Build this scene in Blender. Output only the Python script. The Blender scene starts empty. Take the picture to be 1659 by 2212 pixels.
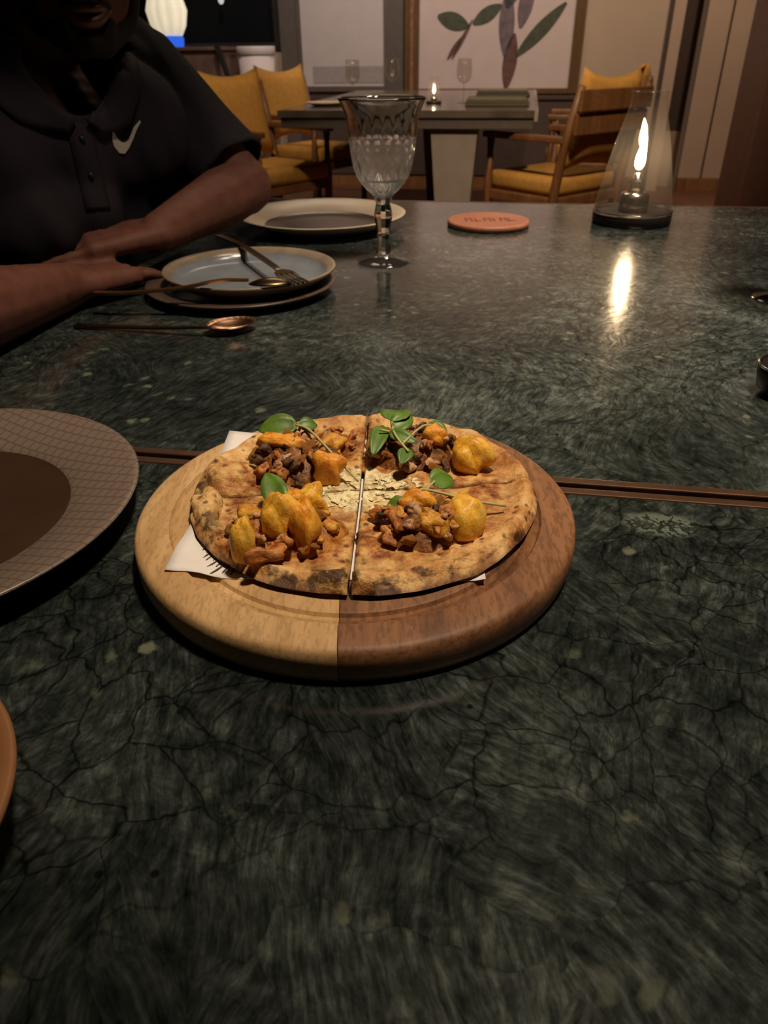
import bpy, bmesh, math, random
from math import sin, cos, pi, radians, sqrt
from mathutils import Vector, Matrix, noise
random.seed(7)
S = bpy.context.scene
COL = S.collection
TZ = 0.75                       # table top height
YAW = radians(-10)              # the room is turned 10 degrees against the line of sight

# ------------------------------------------------------------------ camera
pitch, roll = radians(32.0), radians(0.7)
f = Vector((0, cos(pitch), -sin(pitch))); R0 = Vector((1, 0, 0)); U0 = R0.cross(f)
Rv = R0 * cos(roll) - U0 * sin(roll); Uv = U0 * cos(roll) + R0 * sin(roll)
cam_data = bpy.data.cameras.new('camera'); cam = bpy.data.objects.new('camera', cam_data); COL.objects.link(cam)
M = Matrix((Rv, Uv, -f)).transposed().to_4x4(); M.translation = Vector((0, 0, TZ + 0.26)); cam.matrix_world = M
cam_data.sensor_fit = 'VERTICAL'; cam_data.sensor_height = 36; cam_data.lens = 26
cam_data.clip_start = 0.02
cam_data.dof.use_dof = True; cam_data.dof.focus_distance = 0.43; cam_data.dof.aperture_fstop = 16
S.camera = cam

# ------------------------------------------------------------------ world, lights, exposure
w = bpy.data.worlds.new('night'); S.world = w; w.use_nodes = True
w.node_tree.nodes['Background'].inputs[0].default_value = (0.010, 0.011, 0.014, 1)
w.node_tree.nodes['Background'].inputs[1].default_value = 0.6
S.view_settings.view_transform = 'Standard'; S.view_settings.look = 'None'
S.view_settings.exposure = 0.0; S.view_settings.gamma = 1; S.view_settings.use_curve_mapping = False
S.cycles.use_denoising = True
S.cycles.sample_clamp_indirect = 4; S.cycles.caustics_reflective = False
S.cycles.max_bounces = 12; S.cycles.transparent_max_bounces = 16; S.cycles.transmission_bounces = 12

def rm(u, v, z):                # room coordinates (along the walls) -> world
    return Vector((u * cos(YAW) - v * sin(YAW), u * sin(YAW) + v * cos(YAW), z))
def spot(name, loc, target, power, col, angle, blend, radius):
    d = bpy.data.lights.new(name, 'SPOT'); d.energy = power; d.color = col
    d.spot_size = radians(angle); d.spot_blend = blend; d.shadow_soft_size = radius
    o = bpy.data.objects.new(name, d); COL.objects.link(o); o.location = loc
    o.rotation_euler = (Vector(target) - Vector(loc)).to_track_quat('-Z', 'Y').to_euler(); return o
def area(name, loc, target, power, col, sx, sy):
    d = bpy.data.lights.new(name, 'AREA'); d.energy = power; d.color = col; d.shape = 'RECTANGLE'; d.size = sx; d.size_y = sy
    o = bpy.data.objects.new(name, d); COL.objects.link(o); o.location = loc
    o.rotation_euler = (Vector(target) - Vector(loc)).to_track_quat('-Z', 'Y').to_euler(); return o
WARM = (1.0, 0.80, 0.58)
spot('ceiling_spot_table', (0.40, 0.28, 2.75), (0.06, 0.62, TZ), 195, WARM, 39, 1.0, 0.10)
spot('fill_spot_far', (0.70, 0.85, 2.80), (0.52, 1.12, TZ), 270, (1.0, 0.80, 0.62), 44, 1.0, 0.14)  # unseen fill spot, added to brighten the far marble
area('fill_panel_room', (-0.13, 3.3, 2.85), (-0.13, 3.3, 0), 14, (1.0, 0.78, 0.56), 0.9, 0.9)  # unseen area fill, added to lift the dark room
spot('ceiling_spot_painting', rm(-0.2, 5.2, 2.8), rm(-0.35, 6.9, 1.3), 118, (1.0, 0.80, 0.68), 118, 1.0, 0.08)
spot('ceiling_spot_panel', rm(-1.7, 5.2, 2.8), rm(-1.6, 6.9, 1.3), 90, (1.0, 0.82, 0.72), 95, 1.0, 0.08)
spot('ceiling_spot_right', rm(1.5, 5.0, 2.8), rm(1.5, 6.9, 1.2), 120, (1.0, 0.74, 0.52), 118, 1.0, 0.08)
spot('fill_spot_chairs', rm(0.3, 2.0, 2.8), rm(0.02, 4.5, 0.35), 260, (1.0, 0.76, 0.52), 52, 1.0, 0.08)  # unseen spot, set well forward to brighten the pedestal under the table edge
spot('ceiling_spot_left_chairs', rm(-1.3, 3.2, 2.8), rm(-1.6, 4.9, 0.9), 95, (1.0, 0.76, 0.52), 46, 1.0, 0.08)

# ------------------------------------------------------------------ material helpers
class NT:
    def __init__(s, name):
        s.m = bpy.data.materials.new(name); s.m.use_nodes = True; s.t = s.m.node_tree; s.t.nodes.clear()
        s.out = s.n('ShaderNodeOutputMaterial')
    def n(s, typ, ins=None, **kw):
        nd = s.t.nodes.new(typ)
        for k, v in kw.items(): setattr(nd, k, v)
        for k, v in (ins or {}).items():
            if isinstance(v, bpy.types.NodeSocket): s.t.links.new(v, nd.inputs[k])
            else: nd.inputs[k].default_value = v
        return nd
    def obj(s): return s.n('ShaderNodeTexCoord').outputs['Object']
    def map(s, vec, loc=(0, 0, 0), rot=(0, 0, 0), sc=(1, 1, 1)):
        return s.n('ShaderNodeMapping', {'Vector': vec, 'Location': loc, 'Rotation': rot, 'Scale': sc}).outputs[0]
    def noise(s, vec, scale, detail=4, rough=0.55, dist=0.0):
        return s.n('ShaderNodeTexNoise', {'Vector': vec, 'Scale': scale, 'Detail': detail, 'Roughness': rough, 'Distortion': dist})
    def vor(s, vec, scale, feature='F1', rnd=1.0):
        return s.n('ShaderNodeTexVoronoi', {'Vector': vec, 'Scale': scale, 'Randomness': rnd}, feature=feature)
    def ramp(s, fac, stops, mode='LINEAR'):
        r = s.n('ShaderNodeValToRGB', {'Fac': fac}); e = r.color_ramp.elements; r.color_ramp.interpolation = mode
        while len(e) < len(stops): e.new(0.5)
        for i, (p, c) in enumerate(stops):
            e[i].position = p; e[i].color = (c, c, c, 1) if not isinstance(c, tuple) else (c + (1,))[:4]
        return r.outputs[0]
    def mix(s, fac, a, b, mode='MIX'):
        nd = s.n('ShaderNodeMix', data_type='RGBA', blend_type=mode)
        for k, v in (('Factor', fac), ('A', a), ('B', b)):
            sock = [x for x in nd.inputs if x.name == k and (x.type == 'RGBA' or k == 'Factor' and x.type == 'VALUE')][0]
            if isinstance(v, bpy.types.NodeSocket): s.t.links.new(v, sock)
            else: sock.default_value = v if k == 'Factor' else (tuple(v) + (1,))[:4]
        return [x for x in nd.outputs if x.type == 'RGBA'][0]
    def math(s, op, a, b=0.0, clamp=False):
        nd = s.n('ShaderNodeMath', {0: a, 1: b}, operation=op, use_clamp=clamp); return nd.outputs[0]
    def vmath(s, op, a, b):
        nd = s.n('ShaderNodeVectorMath', {0: a, 1: b}, operation=op)
        return nd.outputs['Value'] if op in ('LENGTH', 'DISTANCE', 'DOT_PRODUCT') else nd.outputs[0]
    def bump(s, h, strength=0.3, dist=0.002):
        return s.n('ShaderNodeBump', {'Height': h, 'Strength': strength, 'Distance': dist}).outputs[0]
    def bsdf(s, color, rough=0.5, metal=0.0, normal=None, spec=0.5, **extra):
        ins = {'Base Color': color if isinstance(color, bpy.types.NodeSocket) else (tuple(color) + (1,))[:4], 'Roughness': rough, 'Metallic': metal, 'Specular IOR Level': spec}
        if normal is not None: ins['Normal'] = normal
        ins.update(extra)
        b = s.n('ShaderNodeBsdfPrincipled', ins); s.t.links.new(b.outputs[0], s.out.inputs[0]); return s.m

def plain(name, col, rough=0.5, metal=0.0, var=0.12, scale=30, bump=0.0, spec=0.5, **ex):
    t = NT(name); v = t.obj(); nz = t.noise(v, scale, 5).outputs[0]
    lo = tuple(c * (1 - var) for c in col); hi = tuple(min(1, c * (1 + var)) for c in col)
    c = t.ramp(nz, [(0.3, lo), (0.7, hi)])
    return t.bsdf(c, rough, metal, t.bump(nz, bump) if bump else None, spec, **ex)

def marble(name):
    t = NT(name); v = t.obj()
    def warp(vec, scale, amp, det=3):
        c = t.noise(vec, scale, det, 0.55).outputs['Color']
        return t.vmath('ADD', vec, t.vmath('MULTIPLY', t.vmath('SUBTRACT', c, (0.5, 0.5, 0.5)), (amp, amp, 0.0)))
    wv = warp(v, 4.0, 0.085); wv2 = warp(wv, 42, 0.0045, 3)
    shard = t.vor(warp(wv, 16, 0.060), 15)                              # each shard of the stone has fibres running its own way
    rnd = t.n('ShaderNodeSeparateColor', {0: shard.outputs['Color']}).outputs
    def fibre(spread, sc, base_deg, off):
        a = t.math('ADD', t.math('MULTIPLY', t.math('SUBTRACT', rnd[0], 0.5), spread), radians(base_deg))
        q = t.n('ShaderNodeVectorRotate', {'Vector': wv2, 'Angle': a}, rotation_type='Z_AXIS').outputs[0]
        return t.noise(t.map(q, loc=(off, off * .7, 0), sc=(1.0, 0.17, 1)), sc, 3, 0.72).outputs[0]
    def patch(off, sc, a, b): return t.ramp(t.noise(t.map(v, loc=off), sc, 2.5, 0.5).outputs[0], [(a, 0.0), (b, 1.0)])
    st = t.mix(patch((0, 0, 0), 4.5, 0.46, 0.56), fibre(0.7, 330, 22, 0), fibre(1.6, 260, -20, 3))
    tone = t.noise(t.map(wv, loc=(2, 2, 0)), 4.5, 6, 0.66).outputs[0]
    mot = t.noise(wv2, 85, 5, 0.70).outputs[0]
    h = t.math('ADD', t.math('ADD', t.math('MULTIPLY', st, 0.52), t.math('MULTIPLY', tone, 0.52)), t.math('MULTIPLY', mot, 0.50))
    h = t.math('ADD', h, t.math('MULTIPLY', t.math('SUBTRACT', rnd[1], 0.5), 0.035))
    base = t.ramp(h, [(0.60, (0.0054, 0.0078, 0.0076)), (0.71, (0.0165, 0.0215, 0.0196)), (0.79, (0.0315, 0.0395, 0.0360)), (0.87, (0.064, 0.076, 0.068)), (0.98, (0.130, 0.148, 0.130))])
    # web of dark cracks over part of the slab
    web = patch((7, 1, 0), 3.6, 0.36, 0.50)
    e1 = t.ramp(t.vor(warp(wv2, 20, 0.05), 30, 'DISTANCE_TO_EDGE').outputs[0], [(0.0, 0.15), (0.030, 1.0)])
    e2 = t.ramp(t.vor(t.map(wv2, rot=(0, 0, 0.6), sc=(1, 0.5, 1)), 92, 'DISTANCE_TO_EDGE').outputs[0], [(0.0, 0.30), (0.08, 1.0)])
    base = t.mix(web, base, t.mix(1.0, base, t.mix(0.5, e1, e2, 'MULTIPLY'), 'MULTIPLY'))
    e3 = t.ramp(t.vor(warp(wv, 16, 0.060), 15, 'DISTANCE_TO_EDGE').outputs[0], [(0.0, 0.20), (0.016, 1.0)])
    base = t.mix(t.math('MULTIPLY', patch((3, 8, 0), 6.0, 0.42, 0.58), 0.8), base, t.mix(1.0, base, e3, 'MULTIPLY'))
    # pale flecks
    fl = t.math('MULTIPLY', t.ramp(t.math('ADD', t.vor(warp(wv2, 90, 0.012), 40).outputs[0], t.math('MULTIPLY', mot, 0.5)), [(0.34, 1.0), (0.46, 0.0)]), t.ramp(t.noise(v, 17, 2).outputs[0], [(0.50, 0.0), (0.60, 1.0)]))
    base = t.mix(t.math('MULTIPLY', fl, 0.7), base, (0.17, 0.185, 0.13))
    pit = t.math('MULTIPLY', t.ramp(t.vor(v, 42).outputs[0], [(0.06, 1.0), (0.09, 0.0)]), t.ramp(t.noise(v, 14, 1).outputs[0], [(0.50, 0.0), (0.56, 1.0)]))
    base = t.mix(pit, base, (0.004, 0.005, 0.004))
    # pale fossil swirl beside the seam of the near slab
    d = t.vmath('LENGTH', t.vmath('MULTIPLY', t.vmath('SUBTRACT', v, SWIRL), (1.0, 1.7, 0.0)), (0, 0, 0))
    ring = t.n('ShaderNodeTexWave', {'Vector': wv2, 'Scale': 30.0, 'Distortion': 9.0, 'Detail': 3.0, 'Detail Scale': 6.0}, wave_type='RINGS').outputs[1]
    sw = t.math('MULTIPLY', t.ramp(d, [(0.018, 1.0), (0.027, 0.0)]), t.ramp(ring, [(0.35, 0.05), (0.75, 0.8)]))
    base = t.mix(sw, base, (0.15, 0.18, 0.14))
    hgt = t.noise(wv2, 90, 3).outputs[0]
    return t.bsdf(base, t.ramp(st, [(0.3, 0.10), (0.7, 0.22)]), 0, t.bump(hgt, 0.06, 0.002), 1.0)
def rinv(x, y):
    return (x * cos(-YAW) - y * sin(-YAW), x * sin(-YAW) + y * cos(-YAW))
SWIRL = rinv(0.178, 0.397) + (0.0,)

def wood(name, dark, light, scale=26, axis='Y', rough=0.42, bump=0.12, streak=0.5):
    t = NT(name); v = t.obj()
    sc = {'X': (0.06, 1, 1), 'Y': (1, 0.06, 1), 'Z': (1, 1, 0.06)}[axis]
    wv = t.map(v, sc=sc)
    g = t.noise(wv, scale * 4, 5, 0.6, 0.6).outputs[0]
    g2 = t.noise(wv, scale * 0.7, 3, 0.5, 1.0).outputs[0]
    pores = t.noise(t.map(v, sc=tuple(0.25 if s < 1 else 1 for s in sc)), scale * 26, 2).outputs[0]
    c = t.ramp(t.math('ADD', t.math('MULTIPLY', g, 0.55), t.math('MULTIPLY', g2, 0.45)), [(0.34, dark), (0.66, light)])
    c = t.mix(t.ramp(pores, [(0.40, streak), (0.5, 0.0)]), c, tuple(x * 0.45 for x in dark))
    return t.bsdf(c, rough, 0, t.bump(g, bump, 0.001), 0.4)

def glass(name, rough=0.0, tint=(1, 1, 1)):
    t = NT(name)
    b = t.n('ShaderNodeBsdfGlass', {'Color': tint + (1,), 'Roughness': rough, 'IOR': 1.5}); t.t.links.new(b.outputs[0], t.out.inputs[0]); return t.m
def thin_glass(name, tint=(0.97, 0.96, 0.95), scatter=0.0):
    t = NT(name)
    fc = t.n('ShaderNodeLayerWeight', {'Blend': 0.5}).outputs['Facing']
    fr = t.math('ADD', t.math('MULTIPLY', t.math('POWER', fc, 5.0), 0.55), 0.045, True)
    tr = t.n('ShaderNodeBsdfTransparent', {'Color': tint + (1,)}); gl = t.n('ShaderNodeBsdfGlossy', {'Roughness': 0.04, 'Color': (1, 1, 1, 1)})
    mx = t.n('ShaderNodeMixShader', {0: fr, 1: tr.outputs[0], 2: gl.outputs[0]})
    if scatter:
        df = t.n('ShaderNodeBsdfTranslucent', {'Color': (0.9, 0.85, 0.8, 1)})
        mx = t.n('ShaderNodeMixShader', {0: scatter, 1: mx.outputs[0], 2: df.outputs[0]})
    t.t.links.new(mx.outputs[0], t.out.inputs[0]); return t.m
def cut_glass(name):
    t = NT(name)
    b = t.n('ShaderNodeBsdfGlass', {'Color': (1, 1, 1, 1), 'Roughness': 0.10, 'IOR': 1.5})
    d = t.n('ShaderNodeBsdfTranslucent', {'Color': (0.95, 0.92, 0.90, 1)}); d2 = t.n('ShaderNodeBsdfDiffuse', {'Color': (0.95, 0.92, 0.90, 1)})
    m1 = t.n('ShaderNodeMixShader', {0: 0.5, 1: d.outputs[0], 2: d2.outputs[0]}); m2 = t.n('ShaderNodeMixShader', {0: 0.075, 1: b.outputs[0], 2: m1.outputs[0]})
    t.t.links.new(m2.outputs[0], t.out.inputs[0]); return t.m
def emit(name, col, strength):
    t = NT(name); e = t.n('ShaderNodeEmission', {'Color': col + (1,), 'Strength': strength}); t.t.links.new(e.outputs[0], t.out.inputs[0]); return t.m

MT = {}
MT['marble'] = marble('green_marble')
MT['bronze'] = plain('bronze_edging', (0.16, 0.085, 0.05), 0.32, 0.7, 0.2, 40)
MT['woodlight'] = wood('pale_sapwood', (0.38, 0.215, 0.085), (0.60, 0.39, 0.185), 20, 'Y', 0.55, 0.10, 0.30)
MT['wooddark'] = wood('brown_heartwood', (0.105, 0.042, 0.017), (0.34, 0.155, 0.066), 16, 'Y', 0.55, 0.10, 0.40)
MT['paper'] = plain('white_paper', (0.74, 0.70, 0.68), 0.7, 0, 0.04, 60, 0.1)
MT['ink'] = plain('dark_print', (0.06, 0.03, 0.03), 0.8)
MT['glass'] = glass('clear_crystal')
MT['cut'] = cut_glass('cut_crystal')
MT['thin'] = thin_glass('chimney_glass', (0.97, 0.96, 0.95), 0.02)
MT['farglass'] = thin_glass('thin_wine_glass', (0.97, 0.96, 0.95), 0.06)
MT['footglass'] = thin_glass('goblet_foot_glass', (0.95, 0.95, 0.94), 0.03)
MT['flame'] = emit('flame', (1.0, 0.70, 0.40), 150)
MT['blackmetal'] = plain('black_metal', (0.020, 0.014, 0.012), 0.4, 0.3)
MT['steel'] = plain('burner_steel', (0.55, 0.50, 0.46), 0.18, 1.0, 0.1)
MT['gold'] = plain('brass_cutlery', (0.55, 0.36, 0.16), 0.22, 1.0, 0.15, 60)
MT['darksteel'] = plain('dark_bronze_cutlery', (0.14, 0.095, 0.05), 0.28, 1.0, 0.15, 60)
MT['copper'] = plain('copper_cutlery', (0.50, 0.28, 0.17), 0.26, 1.0, 0.15, 60)
MT['leather'] = plain('orange_leather', (0.36, 0.135, 0.075), 0.5, 0, 0.15, 120, 0.15)
MT['leatherdark'] = plain('tooled_leather', (0.22, 0.07, 0.03), 0.6, 0, 0.15, 120)
MT['skin'] = plain('brown_skin', (0.150, 0.058, 0.040), 0.62, 0, 0.16, 55, 0.08, 0.25)
MT['beard'] = plain('black_beard', (0.010, 0.007, 0.006), 0.8, 0, 0.4, 300, 0.6)
MT['eye'] = plain('eye_white', (0.6, 0.55, 0.5), 0.2); MT['lip'] = plain('dark_lip', (0.16, 0.06, 0.045), 0.45)
MT['print'] = plain('white_print', (0.66, 0.60, 0.56), 0.6, 0, 0.03)
MT['trousers'] = plain('dark_trousers', (0.012, 0.012, 0.016), 0.9)
MT['shoe'] = plain('black_shoe', (0.01, 0.01, 0.01), 0.4)
MT['chairwood'] = wood('teak_chair', (0.14, 0.058, 0.020), (0.28, 0.125, 0.048), 14, 'Z', 0.45)
MT['yellow'] = plain('mustard_fabric', (0.50, 0.25, 0.045), 0.85, 0, 0.12, 40, 0.1)
MT['pale'] = plain('pale_stone', (0.30, 0.25, 0.21), 0.5, 0, 0.08, 12)
MT['wall'] = plain('beige_wall', (0.38, 0.285, 0.20), 0.75, 0, 0.05, 3, 0.0)
MT['wallpanel'] = plain('beige_panelling', (0.36, 0.255, 0.18), 0.6, 0, 0.05, 3)
MT['darkwall'] = plain('dark_brown_wall', (0.055, 0.032, 0.022), 0.7)
MT['ceil'] = plain('dark_ceiling', (0.08, 0.065, 0.05), 0.9)
MT['floor'] = wood('red_brown_floor', (0.10, 0.040, 0.022), (0.17, 0.070, 0.036), 5, 'X', 0.4)
MT['canvas'] = plain('pink_grey_canvas', (0.50, 0.40, 0.36), 0.8, 0, 0.04, 8)
MT['canvas2'] = plain('grey_canvas', (0.47, 0.41, 0.385), 0.8, 0, 0.04, 8)
MT['canvasgrey'] = plain('grey_band', (0.30, 0.26, 0.245), 0.8)
MT['frame'] = plain('bronze_picture_frame', (0.13, 0.070, 0.028), 0.4, 0.3)
MT['frame2'] = plain('umber_picture_frame', (0.10, 0.080, 0.066), 0.5, 0.1)
MT['leafart'] = plain('painted_leaf_green', (0.055, 0.060, 0.034), 0.8, 0, 0.3, 20)
MT['stemart'] = plain('painted_stem_brown', (0.11, 0.052, 0.040), 0.8, 0, 0.3, 20)
MT['violetart'] = plain('painted_leaf_violet', (0.13, 0.095, 0.10), 0.8, 0, 0.3, 20)
MT['tealart'] = plain('painted_leaf_teal', (0.06, 0.085, 0.075), 0.8, 0, 0.3, 20)
MT['nightglass'] = plain('night_window_pane', (0.004, 0.005, 0.006), 0.55, 0, 0.1, 3, 0, 0.1)
MT['ceramic'] = plain('white_ceramic', (0.66, 0.58, 0.55), 0.45, 0, 0.03)
MT['shade'] = NT('lit_lamp_shade').bsdf((0.85, 0.80, 0.70), 0.8, **{'Emission Color': (1.0, 0.88, 0.62, 1), 'Emission Strength': 0.55})
MT['blue'] = emit('lit_blue_glass', (0.04, 0.16, 0.95), 0.8)
MT['bulb'] = emit('small_bulb', (0.9, 0.95, 0.85), 0.6)
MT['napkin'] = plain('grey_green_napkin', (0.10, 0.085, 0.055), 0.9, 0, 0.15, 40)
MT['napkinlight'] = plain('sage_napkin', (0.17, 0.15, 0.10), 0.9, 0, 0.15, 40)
MT['tabletwo'] = plain('dark_stone_top', (0.10, 0.078, 0.058), 0.16, 0, 0.3, 8)
MT['brownleather'] = plain('brown_upholstery', (0.20, 0.120, 0.085), 0.6, 0, 0.12, 10)
MT['darkwood'] = plain('near_black_wood', (0.012, 0.008, 0.006), 0.5)
MT['leaf'] = plain('green_leaf', (0.085, 0.165, 0.018), 0.45, 0, 0.35, 90, 0.1)
MT['stem'] = plain('pale_green_stem', (0.42, 0.40, 0.16), 0.5)
MT['potato'] = plain('turmeric_potato', (0.60, 0.29, 0.030), 0.32, 0, 0.28, 130, 0.25)
MT['carrot'] = plain('orange_vegetable', (0.55, 0.19, 0.015), 0.30, 0, 0.25, 130, 0.2)

def shirt_mat():
    t = NT('black_polo_knit'); v = t.obj()
    nz = t.noise(v, 260, 2).outputs[0]; big = t.noise(v, 9, 3).outputs[0]
    c = t.ramp(big, [(0.3, (0.026, 0.022, 0.030)), (0.7, (0.038, 0.032, 0.043))])
    return t.bsdf(c, 0.8, 0, t.bump(nz, 0.15, 0.0006), 0.12)
MT['shirt'] = shirt_mat()

def crust_mat():
    t = NT('baked_flatbread'); v = t.obj()
    r = t.vmath('LENGTH', t.vmath('MULTIPLY', v, (1, 1.04, 0)), (0, 0, 0))
    nz = t.noise(v, 48, 6, 0.68).outputs[0]; fine = t.noise(v, 210, 4, 0.6).outputs[0]; mid = t.noise(t.map(v, loc=(3, 1, 0)), 85, 5, 0.65).outputs[0]
    bread = t.ramp(nz, [(0.32, (0.26, 0.090, 0.024)), (0.45, (0.52, 0.255, 0.080)), (0.56, (0.68, 0.42, 0.165)), (0.70, (0.78, 0.56, 0.28))])
    inner = t.ramp(mid, [(0.34, (0.16, 0.040, 0.012)), (0.45, (0.40, 0.155, 0.040)), (0.56, (0.62, 0.36, 0.12)), (0.68, (0.76, 0.56, 0.25))])
    c = t.mix(t.ramp(t.math('ADD', r, t.math('MULTIPLY', t.math('SUBTRACT', nz, 0.5), 0.03)), [(0.082, 1.0), (0.096, 0.0)]), bread, inner)
    cc = t.vmath('LENGTH', t.vmath('MULTIPLY', t.vmath('SUBTRACT', v, (-0.006, -0.002, 0)), (1.0, 1.25, 0)), (0, 0, 0))
    cheese = t.math('ADD', cc, t.math('MULTIPLY', t.math('SUBTRACT', mid, 0.5), 0.075))
    c = t.mix(t.ramp(cheese, [(0.026, 1.0), (0.038, 0.0)]), c, t.ramp(fine, [(0.36, (0.50, 0.36, 0.13)), (0.56, (0.88, 0.78, 0.48))]))
    sp = t.math('MULTIPLY', t.ramp(t.vor(v, 150).outputs[0], [(0.16, 1.0), (0.36, 0.0)]), t.ramp(t.noise(v, 55, 2).outputs[0], [(0.44, 0.0), (0.54, 1.0)]))
    c = t.mix(t.math('MULTIPLY', sp, 0.85), c, (0.080, 0.022, 0.008))
    # charred blisters along the rim, most of them at the near left where the oven was hottest
    ang = t.math('ADD', t.n('ShaderNodeSeparateXYZ', {0: t.vmath('MULTIPLY', v, (-4.0, -7.0, 0))}).outputs[1], t.n('ShaderNodeSeparateXYZ', {0: t.vmath('MULTIPLY', v, (-4.0, -7.0, 0))}).outputs[0])
    ch = t.math('MULTIPLY', t.ramp(t.math('ADD', t.noise(t.map(v, loc=(9, 4, 2)), 55, 4, 0.6).outputs[0], t.math('MULTIPLY', ang, 0.12)), [(0.56, 0.0), (0.66, 1.0)]), t.ramp(r, [(0.088, 0.0), (0.101, 1.0)]))
    c = t.mix(t.math('MULTIPLY', ch, 0.9), c, (0.030, 0.011, 0.006))
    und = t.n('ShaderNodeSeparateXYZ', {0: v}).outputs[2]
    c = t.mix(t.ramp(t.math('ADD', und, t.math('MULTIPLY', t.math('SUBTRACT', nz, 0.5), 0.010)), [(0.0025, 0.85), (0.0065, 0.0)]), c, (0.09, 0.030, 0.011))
    hgt = t.math('ADD', nz, t.math('ADD', t.math('MULTIPLY', fine, 0.5), t.math('MULTIPLY', mid, 0.6)))
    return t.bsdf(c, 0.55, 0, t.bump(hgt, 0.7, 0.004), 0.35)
MT['crust'] = crust_mat()
def curry(name, c0, c1, c2, sc=150, r0=0.30):
    t = NT(name); v = t.obj(); nz = t.noise(v, sc, 5, 0.68).outputs[0]
    c = t.ramp(nz, [(0.30, c0), (0.46, c1), (0.62, c2)])
    return t.bsdf(c, t.ramp(nz, [(0.3, r0), (0.7, 0.55)]), 0, t.bump(nz, 0.55, 0.0025), 0.4)
MT['curry'] = curry('orange_brown_curry', (0.050, 0.014, 0.004), (0.26, 0.085, 0.014), (0.50, 0.22, 0.040))
MT['curry2'] = curry('dark_curry', (0.026, 0.009, 0.004), (0.135, 0.046, 0.013), (0.34, 0.14, 0.034))
MT['chunkA'] = curry('red_brown_vegetable', (0.09, 0.022, 0.008), (0.33, 0.100, 0.020), (0.55, 0.24, 0.06), 1.2)
MT['chunkB'] = curry('onion_piece', (0.14, 0.055, 0.03), (0.38, 0.18, 0.085), (0.60, 0.38, 0.20), 1.2)
MT['chunkC'] = curry('dark_vegetable', (0.015, 0.007, 0.004), (0.060, 0.026, 0.012), (0.16, 0.07, 0.03), 1.2)
MT['chunkD'] = curry('golden_vegetable', (0.20, 0.06, 0.008), (0.52, 0.22, 0.022), (0.72, 0.40, 0.06), 1.2)
MT['cheese'] = curry('grated_cheese', (0.55, 0.40, 0.15), (0.85, 0.74, 0.42), (0.95, 0.90, 0.64), 1.2)
MT['potato'] = curry('turmeric_potato', (0.46, 0.17, 0.012), (0.74, 0.38, 0.035), (0.86, 0.55, 0.09), 1.5, 0.25)
MT['carrot'] = curry('orange_vegetable', (0.40, 0.11, 0.008), (0.68, 0.26, 0.020), (0.80, 0.42, 0.05), 1.5, 0.25)

def plate_mat(name, rim_a, rim_b):
    t = NT(name); v = t.obj()
    ck = t.n('ShaderNodeTexBrick', {'Vector': t.map(v, rot=(0, 0, 0.5)), 'Scale': 62.0, 'Color1': rim_a + (1,), 'Color2': rim_a + (1,), 'Mortar': rim_b + (1,), 'Mortar Size': 0.06, 'Mortar Smooth': 0.6, 'Brick Width': 0.5, 'Row Height': 0.5}).outputs[0]
    return t.bsdf(ck, 0.35, 0, None, 0.5)
MT['rimpattern'] = plate_mat('patterned_rim_glaze', (0.165, 0.122, 0.098), (0.115, 0.080, 0.064))
MT['brownglaze'] = plain('chocolate_glaze', (0.040, 0.020, 0.012), 0.28, 0, 0.15, 14)
MT['creamglaze'] = plain('cream_glaze', (0.62, 0.50, 0.36), 0.35, 0, 0.08, 30)
MT['blueglaze'] = plain('slate_blue_glaze', (0.17, 0.19, 0.215), 0.20, 0, 0.15, 25)
MT['taupe'] = plain('taupe_glaze', (0.22, 0.17, 0.12), 0.25, 0, 0.2, 30)
MT['terracotta'] = plain('terracotta_rim', (0.26, 0.115, 0.045), 0.45, 0, 0.2, 30)
MT['umberglaze'] = plain('umber_glaze', (0.075, 0.048, 0.038), 0.3, 0, 0.15, 14)

# ------------------------------------------------------------------ mesh helpers
def link_mesh(name, bm, mat, parent=None, smooth=True, off=None):
    if off is not None: bmesh.ops.translate(bm, vec=-Vector(off), verts=bm.verts)
    bmesh.ops.recalc_face_normals(bm, faces=bm.faces)
    me = bpy.data.meshes.new(name); bm.to_mesh(me); bm.free()
    for m in (mat if isinstance(mat, (list, tuple)) else [mat]): me.materials.append(m)
    if smooth: me.shade_smooth()
    o = bpy.data.objects.new(name, me); COL.objects.link(o)
    if parent is not None: o.parent = parent
    return o
def tag(o, label, cat, group=None):
    o['label'] = label; o['category'] = cat
    if group: o['group'] = group
    return o
def thing(name, label, cat, loc=(0, 0, 0), rotz=0.0, group=None):
    o = bpy.data.objects.new(name, None); COL.objects.link(o); o.empty_display_size = 0.05
    o.location = loc; o.rotation_euler = (0, 0, rotz); return tag(o, label, cat, group)
def struct(o):
    o['kind'] = 'structure'; return o
KIDS = {}
def dup(root, loc, rotz, label, group=None):
    r = root.copy(); COL.objects.link(r); r.location = loc; r.rotation_euler = (0, 0, rotz); r['label'] = label
    if group: r['group'] = group
    for ch in [o for o in bpy.data.objects if o.parent == root]:
        c = ch.copy(); COL.objects.link(c); c.parent = r
        for g in [o for o in bpy.data.objects if o.parent == ch]:
            d = g.copy(); COL.objects.link(d); d.parent = c
    return r
def bx(bm, x0, x1, y0, y1, z0, z1, bev=0.0):
    r = bmesh.ops.create_cube(bm, size=1)
    vs = r['verts']
    for v in vs: v.co = Vector(((x0 + x1) / 2 + v.co.x * (x1 - x0), (y0 + y1) / 2 + v.co.y * (y1 - y0), (z0 + z1) / 2 + v.co.z * (z1 - z0)))
    if bev:
        es = list({e for v in vs for e in v.link_edges})
        bmesh.ops.bevel(bm, geom=es, offset=bev, segments=2, affect='EDGES', profile=0.6)
    return bm
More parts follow.
